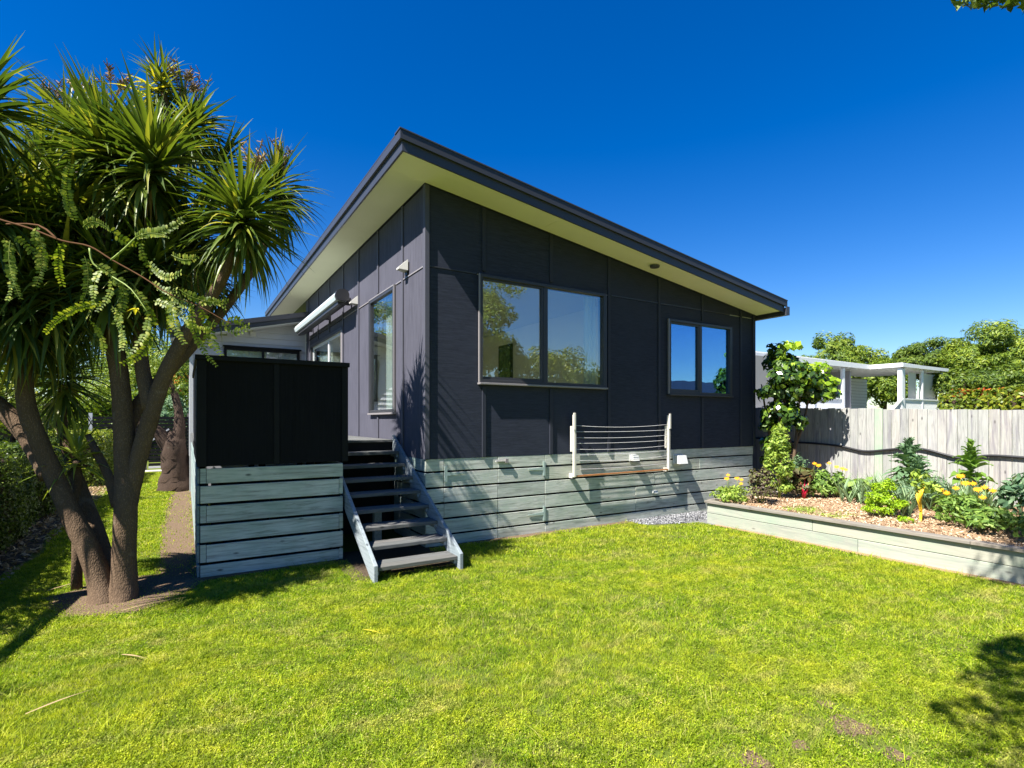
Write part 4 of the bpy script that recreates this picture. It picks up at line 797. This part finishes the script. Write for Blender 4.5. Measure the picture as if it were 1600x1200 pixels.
# dry flower panicles above the heads
for a, b, d in ((175, 140, 5.6), (80, 165, 5.8), (125, 150, 5.8), (310, 150, 6.1), (395, 262, 5.6), (445, 258, 6.2), (285, 135, 5.9)):
    g = []; c = P(a, b, d)
    for i in range(9):
        e = c+Vector((random.uniform(-.16, .16), random.uniform(-.16, .16), random.uniform(.02, .28))); g.append(tube_geo([c-Vector((0, 0, .15)), c.lerp(e, .6), e], [.006, .005, .003], 4))
        for j in range(16):
            q = c.lerp(e, random.uniform(.35, 1)); w = q+Vector((random.uniform(-.05, .05), random.uniform(-.05, .05), random.uniform(-.01, .05))); g.append(tube_geo([q, w], [.006, .004], 3))
    joined('flower_panicle', g, M['panicle'], ct)
# small plant at the foot: young cordyline
yc = thing('young_cabbage_tree', 'small bright young cabbage plant growing left behind the leaning trunk', 'plant', P(120, 790, 6.1)-Vector((0, 0, .65)))
yb = P(120, 800, 5.5); tube('stem', [(yb.x, yb.y, 0), P(121, 740, 5.5), P(118, 722, 5.5)], [.05, .04, .03], M['bark'], yc, 8, .05, 3)
SG = []; head(yc, P(118, 722, 5.5), .55, 36, SG, 0, (0, 0), -.35); M['leafy'] = leafmat('young_cordyline_leaf', [(0, (.14, .2, .02)), (1, (.45, .48, .08))], .4, .35, .4); flush(SG, 'leaves', M['leafy'], yc)
# fallen leaves on the lawn
for i, (a, b, ang, L, lb) in enumerate(((75, 928, .5, .4, 'long dry fallen leaf on the grass left of the tree base'), (190, 1030, -.9, .26, 'dry brown fallen leaf on the lawn below the tree'), (40, 1125, .4, .32, 'reddish dry fallen leaf near the bottom left of the lawn'), (568, 990, -1.1, .22, 'short yellow fallen leaf on the open lawn'), (190, 960, .1, .5, 'dry fallen leaf lying on bare soil at the tree base'))):
    p = P(a, b, 832*1.75/(b-657)); vs, fs = strap(L, .017, R(6), .25, 6, .1); o = mesh('fallen_leaf', [v+Vector((p.x, p.y, .035)) for v in rotz(vs, ang)], fs, M['dead'] if i != 3 else M['cordy'], None); tag(o, lb, 'leaf', 'fallen leaves on the lawn')

# ------------------------------------------------------------------ foreground kowhai branch
kb = thing('kowhai_branch', 'thin brown branch with small paired leaflets reaching in front of the cabbage tree', 'branch', P(0, 343, 1.5))
tube('stem', [P(*p) for p in ((-120, 300, 1.5), (-50, 328, 1.5), (0, 343, 1.5), (50, 358, 1.5), (97, 376, 1.5), (140, 385, 1.5), (175, 406, 1.5), (223, 433, 1.5), (262, 458, 1.48), (310, 478, 1.48), (344, 497, 1.48), (362, 506, 1.48))], [.0028, .0027, .0026, .0025, .0024, .0023, .002, .0018, .0015, .0012, .001, .0007], M['stem'], kb, 8, .06, 4)
tube('twig', [P(*p) for p in ((174, 406, 1.5), (195, 388, 1.5), (213, 370, 1.5))], [.003, .0025, .0015], M['gstem'], kb, 6, .05, 3)
tube('twig', [P(*p) for p in ((140, 388, 1.5), (146, 412, 1.5), (175, 432, 1.5), (205, 452, 1.48), (232, 490, 1.47))], [.0026, .0024, .002, .0016, .001], M['gstem'], kb, 6, .05, 3)
tube('twig', [P(*p) for p in ((90, 374, 1.5), (60, 352, 1.52), (10, 350, 1.55))], [.003, .0025, .002], M['stem'], kb, 6, .05, 3)
FR = [((118, 348), (112, 252), 8, 0), ((213, 370), (284, 338), -6, 0), ((210, 372), (262, 364), 5, .02), ((170, 356), (212, 376), -6, 0), ((130, 355), (170, 352), 8, 0), ((232, 408), (282, 420), -16, -.02), ((268, 398), (308, 394), -8, 0), ((222, 376), (242, 418), -8, .03), ((60, 352), (82, 398), -12, 0),
      ((20, 368), (60, 406), 4, 0), ((6, 372), (12, 462), 8, .02), ((16, 376), (32, 460), -6, -.02), ((132, 400), (128, 470), 6, .02), ((158, 420), (148, 468), -4, 0), ((176, 432), (152, 480), 6, .03), ((150, 412), (200, 452), 4, 0), ((205, 452), (230, 482), 4, 0), ((262, 458), (300, 474), -4, 0), ((280, 452), (356, 464), -10, 0),
      ((310, 478), (352, 476), 8, .01), ((344, 496), (388, 504), -16, 0), ((352, 503), (386, 510), 8, 0), ((335, 500), (346, 548), -10, .01), ((300, 474), (338, 566), -12, 0), ((310, 480), (318, 540), 8, .03), ((165, 474), (72, 514), -10, 0), ((175, 478), (190, 540), 6, .04), ((228, 470), (232, 530), 6, .02), ((232, 492), (206, 545), 6, -.02),
      ((250, 455), (262, 520), 8, .03), ((272, 462), (288, 530), -8, .02), ((190, 440), (180, 500), 6, .02), ((235, 520), (192, 562), 10, 0), ((100, 378), (98, 440), -6, .04), ((60, 362), (56, 440), 6, .05), ((238, 440), (275, 448), -8, .02), ((240, 470), (300, 505), 6, .03), ((140, 500), (160, 560), 8, .03), ((285, 500), (325, 510), -6, .03)]
for (a, b), (c_, d_), cv, dd in FR:
    D0 = 1.48+dd; p = P(a, b, D0); q = P(c_, d_, D0+random.uniform(-.05, .05)); L = (q-p).length; ax = (q-p)/L; view = (p-EYE).normalized(); side = ax.cross(view).normalized(); fs_, vs_ = [], []
    n = max(8, int(L/.0072)); tw = random.uniform(-.9, .9); flat = (side*math.cos(tw)+view*math.sin(tw)).normalized(); pts = []
    for i in range(n+1):
        t = i/n; pts.append(p+(q-p)*t+side*(cv*D0/832*4*t*(1-t))+Vector((0, 0, -.01*t*t)))
    v, f = tube_geo(pts, [.0012*(1-.6*i/n) for i in range(n+1)], 4); vs_ += v; fs_ += f
    for i in range(1, n+1):
        t = i/n; d = (pts[i]-pts[i-1]).normalized(); ll = .0132*(.65+.5*math.sin(math.pi*min(1, t*.8+.15)))*random.uniform(.7, 1.15)
        for s in (-1, 1):
            if random.random() < .04: continue
            o = (flat*s+d*random.uniform(.3, .55)+view*random.uniform(-.2, .2)+Vector((0, 0, random.uniform(-.2, .1)))).normalized(); w = o.cross(d.cross(o)).normalized(); w = d.cross(o).cross(o).normalized(); nn = o.cross(w); b0 = len(vs_); c0 = pts[i]
            for k, (tt, ww) in enumerate(((0, .0), (.25, .8), (.6, 1), (.9, .6), (1, 0))):
                m_ = c0+o*ll*tt; hw = ll*.25*ww
                vs_ += [m_-w*hw+nn*ll*.08*ww, m_+w*hw+nn*ll*.08*ww]
            for k in range(4): fs_.append((b0+2*k, b0+2*k+1, b0+2*k+3, b0+2*k+2))
    mesh('frond', vs_, fs_, M['kow'], kb)
yl = P(212, 482, 1.47)
V_ = []; 
for k in range(4):
    vs, fs = strap(.022, .010, R(-50+k*14), .6, 4, .2); V_.append(([yl+v for v in [Vector(q) for q in rotz(vs, k*1.7)]], fs))
joined('yellow_leaves', V_, M['cordy'], kb)

# ------------------------------------------------------------------ plants in the raised bed
def petal_mesh(mat, n=13, r=.035):
    vs, fs = [(0, 0, .004)], []
    for i in range(n):
        a = 2*math.pi*i/n; w = math.pi/n*.85; rr = r*random.uniform(.85, 1.1); k = len(vs)
        vs += [(rr*.6*math.cos(a-w), rr*.6*math.sin(a-w), .006), (rr*math.cos(a), rr*math.sin(a), random.uniform(-.004, .012)), (rr*.6*math.cos(a+w), rr*.6*math.sin(a+w), .006)]; fs.append((0, k, k+1, k+2))
    me = bpy.data.meshes.new('flower'); me.from_pydata(vs, [], fs); me.materials.append(mat); me.update(); return me
FM = [petal_mesh(M['petal']), petal_mesh(M['petal'], 11, .03)]; YM = petal_mesh(M['ypetal'], 12, .03)
def flowers(t, pts, me=None, s=1.0):
    for p in pts:
        o = bpy.data.objects.new('flower', me or random.choice(FM)); reg(o, t, p); q = (EYE-Vector(p)).normalized(); q = Vector((q.x*.6, q.y*.6, .7)); o.rotation_euler = q.to_track_quat('Z', 'Y').to_euler(); o.scale = (s, s, s)
        tube('flower_stem', [Vector(p)-Vector((random.uniform(-.03, .03), random.uniform(-.03, .03), .16)), Vector(p)-Vector((0, 0, .002))], [.004, .003], M['gstem'], t, 4)
def bushy(name, label, x, y, blobs, n, L, W, mat, cat='plant', fl=(), me=None, group=None, fs=1.0, clump=.32, nc=22):
    z0 = bedz(min(max(x, 4.9), 8.6), y); t = thing(name, label, cat, (x, y, z0), group)
    for i in range(6):
        a = random.uniform(0, 6.28); b = blobs[i % len(blobs)]; tube('stem', [(x+.03*math.cos(a), y+.03*math.sin(a), z0-.03), (x+b[0]+.5*b[3]*math.cos(a), y+b[1]+.5*b[3]*math.sin(a), z0+b[2]+b[5]*.3)], [.008, .004], M['gstem'], t, 5)
    crown('foliage', [(x+b[0], y+b[1], z0+b[2], b[3], b[4], b[5]) for b in blobs], n, L, W, mat, t, clump, nc)
    flowers(t, [(x+p[0], y+p[1], z0+p[2]) for p in fl], me, fs); return t
bushy('calendula', 'low light green plant with orange flowers at the left end of the bed', 5.05, -1.15, [(-.02, .05, .13, .26, .26, .14), (.2, .1, .15, .2, .2, .14)], 1100, .07, .025, M['herb'], 'flowers', [(-.12, .05, .42), (.05, .15, .46), (.12, -.05, .33), (.22, .1, .40), (.27, .05, .38)], None, None, 1.3)
bushy('purple_shrub', 'dark purple leaved bush on the corner of the raised bed', 5.35, -1.45, [(0, 0, .24, .2, .2, .22), (.02, .03, .42, .17, .17, .15)], 1300, .06, .025, M['purple'], 'shrub')
bushy('tall_herb', 'tall light green climbing herb standing in front of the glossy shrub', 6.3, -1.15, [(0, 0, .95, .18, .18, .32), (0, 0, .6, .22, .22, .3), (0, 0, 1.25, .1, .1, .14), (0, 0, .25, .22, .22, .2)], 2100, .07, .035, M['herb'])
t = bushy('red_chard', 'red stemmed chard with dark leaves in front of the shaded fence', 6.75, -1.35, [(0, .0, .42, .18, .16, .14), (.02, .0, .24, .18, .16, .12)], 420, .13, .08, M['rchard'])
for i in range(9):
    a = i*.7; tube('red_stalk', [(6.72+.03*math.cos(a), -1.38, .36), (6.72+.05*math.cos(a), -1.4+.05*math.sin(a), .5+.03*(i%3)), (6.72+.10*math.cos(a+.6), -1.4+.10*math.sin(a), .66+.05*(i%4))], [.017, .014, .007], M['rstem'], t, 6)
bushy('calendula', 'dense calendula with orange flowers right of the red chard', 7.1, -1.55, [(0, 0, .25, .32, .3, .25), (.15, -.15, .2, .25, .25, .2)], 1500, .10, .04, M['dgreen'], 'flowers', [(-.25, .05, .62), (-.12, .05, .58), (.05, -.05, .62), (.2, -.1, .55), (.3, -.15, .52), (.32, -.2, .5), (.05, -.4, .16)], None, None, 1.4)
bushy('broad_leaf_plant', 'broad dark leaved vegetable plant between calendula and leeks', 7.35, -2.0, [(0, 0, .2, .25, .25, .16)], 120, .2, .10, M['dgreen'])
bushy('parsley', 'bright yellow-green parsley clump in the middle of the bed', 5.95, -3.0, [(0, 0, .18, .26, .26, .18), (.05, .0, .42, .15, .15, .14)], 3400, .035, .022, M['parsley'], 'herb', (), None, None, 1, .3, 26)
bushy('calendula', 'large spreading calendula with many orange flowers near the front board', 6.0, -4.0, [(0, 0, .15, .42, .40, .18), (.25, .2, .18, .3, .3, .18), (-.2, -.25, .12, .3, .3, .14)], 2300, .085, .035, M['dgreen'], 'flowers', [(-.15, .2, .40), (.0, .15, .46), (.16, .1, .52), (.26, .0, .44), (.34, -.05, .47), (.28, -.15, .44), (.1, -.1, .36), (.42, .1, .5), (.3, .2, .6), (.0, .32, .42)], None, None, 1.5)
bushy('seedling', 'small yellow-green seedling on the mulch near the yellow stalk', 5.55, -3.45, [(0, 0, .04, .1, .1, .04)], 90, .05, .03, M['parsley'])
bushy('brassica', 'leafy green vegetable at the right edge of the bed', 6.6, -4.35, [(0, 0, .3, .25, .25, .26), (.05, -.1, .5, .18, .18, .14)], 500, .12, .055, M['kale'])
bushy('brassica', 'leggy green plant on shaded mulch at the far right corner', 5.7, -4.75, [(0, 0, .2, .25, .22, .2)], 350, .10, .045, M['dgreen'])
bushy('herb', 'feathery grey-green herb in front of the shaded fence', 7.2, -1.0, [(0, 0, .5, .18, .18, .22), (0, 0, .25, .2, .2, .2)], 900, .05, .02, M['kale'])
bushy('herb', 'thin feathery clump in front of the tall kale', 7.1, -3.0, [(0, 0, .25, .45, .4, .22)], 1500, .10, .015, M['kale'])
bushy('low_weed', 'low dry grass and weeds along the mulch near the front board', 5.45, -2.35, [(0, 0, .02, .35, .5, .06)], 420, .09, .012, M['herb'])
# tall kales
KP = {}
def kale(x, y, h, r, n, label, mat, wd=.5):
    z0 = bedz(x, y); t = thing('kale', label, 'vegetable', (x, y, z0)); tube('stem', [(x, y, z0-.03), (x+.02, y, z0+h*.5), (x-.01, y, z0+h)], [.03, .025, .012], M['gstem'], t, 8, .05, 3)
    for k in range(5):
        key = (k, wd)
        if key not in KP:
            vs, fs = strap(1, wd, R([-20, 10, 35, 55, 75][k]), 1.1, 6, .3); vs = [Vector(v) for v in vs]
            for i in range(1, 7):
                for j in (0, 2): vs[i*3+j] += Vector((random.uniform(-.05, .05), random.uniform(-.04, .04), random.uniform(-.1, .08)))
            me = bpy.data.meshes.new('leaf'); me.from_pydata([tuple(v) for v in vs], [], fs); me.materials.append(mat); me.update(); KP[key] = me
    for i in range(n):
        f = (i+.5)/n; k = min(4, int(f*5)); o = bpy.data.objects.new('leaf', KP[(k, wd)]); zz_ = z0+h*(.12+.86*f**.8)
        reg(o, t, (x, y, zz_)); o.rotation_euler = (random.uniform(-.1, .1), random.uniform(-.1, .1), i*2.4+random.uniform(-.3, .3)); s = r*(1.15-.75*f)*random.uniform(.85, 1.15); o.scale = (s, s, s)
kale(7.9, -2.55, .98, .40, 110, 'tall bushy blue-green kale rising to the pipe, left of centre in the bed', M['kale'], .52)
kale(7.6, -2.8, .66, .36, 60, 'shorter kale leaning against the tall bushy kale', M['kale'], .5)
kale(8.2, -3.3, 1.0, .34, 46, 'slender upright kale overlapping the pipe further right in the bed', M['dgreen'], .62)
yk = thing('yellow_chard', 'chard with a bright yellow stalk standing near the front of the bed', 'vegetable', (5.85, -3.5, .37))
tube('stalk', [(5.85, -3.5, .33), (5.875, -3.5, .5), (5.83, -3.49, .78)], [.019, .017, .012], M['ystem'], yk, 8, .08, 3)
for i in range(8):
    a = i*.8+.3; tube('stalk', [(5.85, -3.5, .5+.03*i), (5.85+.05*math.cos(a), -3.5+.05*math.sin(a), .66+.03*i)], [.016, .008], M['ystem'], yk, 6)
crown('foliage', [(5.85, -3.5, .92, .12, .12, .13), (5.98, -3.55, .8, .12, .12, .1)], 130, .09, .05, M['herb'], yk, .4, 10); 
# leeks
LK = []
for v in range(3):
    g = []
    for i in range(7):
        vs, fs = strap(random.uniform(.3, .5), .03, R(random.uniform(60, 84)), random.uniform(.2, 1.3), 6, .3); g.append((rotz(vs, i*math.pi+random.uniform(-.3, .3)), fs))
    V, F = [], []
    for a, b in g:
        o = len(V); V += a; F += [tuple(q+o for q in f_) for f_ in b]
    me = bpy.data.meshes.new('leaves'); me.from_pydata([tuple(q) for q in V], [], F); me.materials.append(M['leek']); me.update(); LK.append(me)
def leek(x, y, s, label, group):
    o = bpy.data.objects.new('leek', random.choice(LK)); reg(o, None, (x, y, bedz(x, y))); o.rotation_euler = (0, 0, random.uniform(0, 6.28)); o.scale = (s, s, s); tag(o, label, 'vegetable', group)
for i in range(15): leek(6.55+.12*(i % 3)+random.uniform(-.04, .04), -2.15-.13*(i//3)+random.uniform(-.05, .05), random.uniform(.95, 1.25), 'upright leek left of the bright parsley clump', 'leeks left of the parsley')
for i in range(7): leek(6.15+.1*(i % 2)+random.uniform(-.05, .05), -3.02-.07*(i//2)+random.uniform(-.03, .03), random.uniform(1.1, 1.4), 'taller grey-green leek just right of the parsley clump', 'leeks right of the parsley')
for i in range(34): leek(6.9+.16*(i % 5)+random.uniform(-.05, .05), -3.0-.14*(i//5)+random.uniform(-.05, .05), random.uniform(.95, 1.35), 'narrow leek in the rows below the two tall kales', 'leeks below the kales')
for i in range(18): leek(7.7+.2*(i % 4)+random.uniform(-.05, .05), -2.0-.15*(i//4)+random.uniform(-.05, .05), random.uniform(.85, 1.15), 'small leek close to the fence left of the tall kale', 'leeks against the fence')

# ------------------------------------------------------------------ lawn grass
def in_poly(X, Y, poly):
    c = np.zeros(len(X), bool); n = len(poly)
    for i in range(n):
        x1, y1 = poly[i]; x2, y2 = poly[(i+1) % n]
        k = ((y1 > Y) != (y2 > Y)) & (X < (x2-x1)*(Y-y1)/((y2-y1) if y2 != y1 else 1e-9)+x1); c ^= k
    return c
def mow(X, Y):
    k = ~((X > 0) & (Y > -.06)) & ~((X > -2.7) & (Y > -.03) & (X < 0)) & ~(X > 4.68) & ~((X < -2.62) & (Y > 9.5) & (Y > 14.9))
    k &= ~((X > -1.1) & (X < 0) & (Y > -.95)) & (X > -4.5-.1*np.sin(Y*2)) & ~((X > 3.7) & (Y > -.62+(X-3.7)*-.1)) & (Y < 14.8)
    k &= ~((Y > -.10+.05*np.sin(X*3)) & (X > -2.7))
    for a, b, rr in SPOTS:
        p = P(a, b, 832*1.75/(b-657)); q = np.hypot((X-p.x), (Y-p.y))*(1+.35*np.sin(np.arctan2(Y-p.y, X-p.x)*3+a)); k &= ~((q < rr*1.2) & (NR.uniform(size=len(X)) < .7*(1-(q/(rr*1.2))**2)+.1))
    for pl, z in DIRT:
        j = NR.normal(size=(2, len(X)))*.06; inside = in_poly(X+j[0], Y+j[1], pl); k &= ~(inside & (NR.uniform(size=len(X)) > .04))
    thin = np.sin(X*1.7+1.3*np.sin(Y*1.1))*np.sin(Y*1.9+1.7*np.sin(X*.8))+.35*np.sin(X*5.1+Y*3.3); k &= ~((thin > .95) & (NR.uniform(size=len(X)) < .55))
    return k
def vis(X, Y):
    qx = X-EYE.x; qy = Y-EYE.y; d = qx*.5224+qy*.8526; u = qx*.8527-qy*.5226; return (d > 2.3) & (np.abs(u) < d*1.02+.3), d
def scatter(x0, x1, y0, y1, dens, dmin, dmax):
    n = int((x1-x0)*(y1-y0)*dens); X = NR.uniform(x0, x1, n); Y = NR.uniform(y0, y1, n); v, d = vis(X, Y); k = v & (d >= dmin) & (d < dmax) & mow(X, Y); return X[k], Y[k], d[k]
def blades(X, Y, h, w, lean):
    n = len(X); a = NR.uniform(0, 2*np.pi, n); b = NR.uniform(0, 2*np.pi, n); h = h*NR.uniform(.5, 1.25, n); w = w*NR.uniform(.7, 1.3, n); ln = lean*NR.uniform(.2, 1.3, n)*h
    cx, cy = np.cos(a)*w/2, np.sin(a)*w/2; z0 = np.zeros(n)-.002
    p0 = np.stack([X-cx, Y-cy, z0], 1); p1 = np.stack([X+cx, Y+cy, z0], 1); mx = X+np.cos(b)*ln*.45; my = Y+np.sin(b)*ln*.45
    p2 = np.stack([mx+cx*.8, my+cy*.8, h*.62], 1); p3 = np.stack([mx-cx*.8, my-cy*.8, h*.62], 1); tx = X+np.cos(b)*ln; ty = Y+np.sin(b)*ln
    p4 = np.stack([tx+cx*.15, ty+cy*.15, h], 1); p5 = np.stack([tx-cx*.15, ty-cy*.15, h], 1)
    V = np.stack([p0, p1, p2, p3, p4, p5], 1).reshape(-1, 3); i = np.arange(n)*6; F = np.concatenate([np.stack([i, i+1, i+2, i+3], 1), np.stack([i+3, i+2, i+4, i+5], 1)]); return V, F
VV, FF, o = [], [], 0
for (dens, dmin, dmax, h, w, ln) in ((21000, 2.3, 4.2, .022, .0034, 1.1), (11500, 4.2, 6.8, .024, .0050, 1.0), (4200, 6.8, 10.5, .028, .0095, .9), (2000, 10.5, 22, .032, .016, .9)):
    X, Y, d = scatter(-5, 4.75, -7, 14.8, dens, dmin, dmax); V, F = blades(X, Y, h, w, ln); VV.append(V); FF.append(F+o); o += len(V)
# coarser tufts
X, Y, d = scatter(-4.6, 4.7, -6.6, 0, 14, 2.3, 9)
X = np.repeat(X, 34)+NR.normal(size=len(X)*34)*.04; Y = np.repeat(Y, 34)+NR.normal(size=len(Y)*34)*.04; V, F = blades(X, Y, .062, .004, 1.7); VV.append(V); FF.append(F+o); o += len(V)
g = npmesh('lawn_grass', np.concatenate(VV), np.concatenate(FF), M['grass']); stuff(g)
# clover leaves in the turf
X, Y, d = scatter(-5, 4.75, -7, 6, 7000, 2.3, 6.5); n = len(X); Nn = NR.normal(size=(n, 3))*.45; Nn[:, 2] += 1; Nn /= np.linalg.norm(Nn, axis=1, keepdims=True)
patch = (np.sin(X*1.3+2*np.sin(Y*.7))+np.sin(Y*2.3+X*.6)) > -.3; X, Y, Nn = X[patch], Y[patch], Nn[patch]; n = len(X)
V, F = leaf_quads(np.stack([X, Y, NR.uniform(.01, .026, n)], 1), Nn, .0105, .0085); stuff(npmesh('clover', V, F, M['grass']))
# litter: gravel stones and hedge-foot litter
n = 5200; X = NR.uniform(3.7, 5.6, n); Y = NR.uniform(-.62, .0, n); k = (Y > -.35-(X-3.7)*.4) & ((X < 4.8) | (Y > -.76)); X, Y = X[k], Y[k]; n = len(X); Nn = rand_dirs(n); V, F = leaf_quads(np.stack([X, Y, NR.uniform(.006, .02, n)], 1), Nn, .028, .022); stuff(npmesh('gravel', V, F, M['stone']))
n = 2200; X = NR.uniform(-4.95, -4.45, n); Y = NR.uniform(0, 14, n); Nn = NR.normal(size=(n, 3))*.5; Nn[:, 2] += 1; Nn /= np.linalg.norm(Nn, axis=1, keepdims=True); V, F = leaf_quads(np.stack([X, Y, NR.uniform(.012, .03, n)], 1), Nn, .08, .03); stuff(npmesh('leaf_litter', V, F, M['dead']))
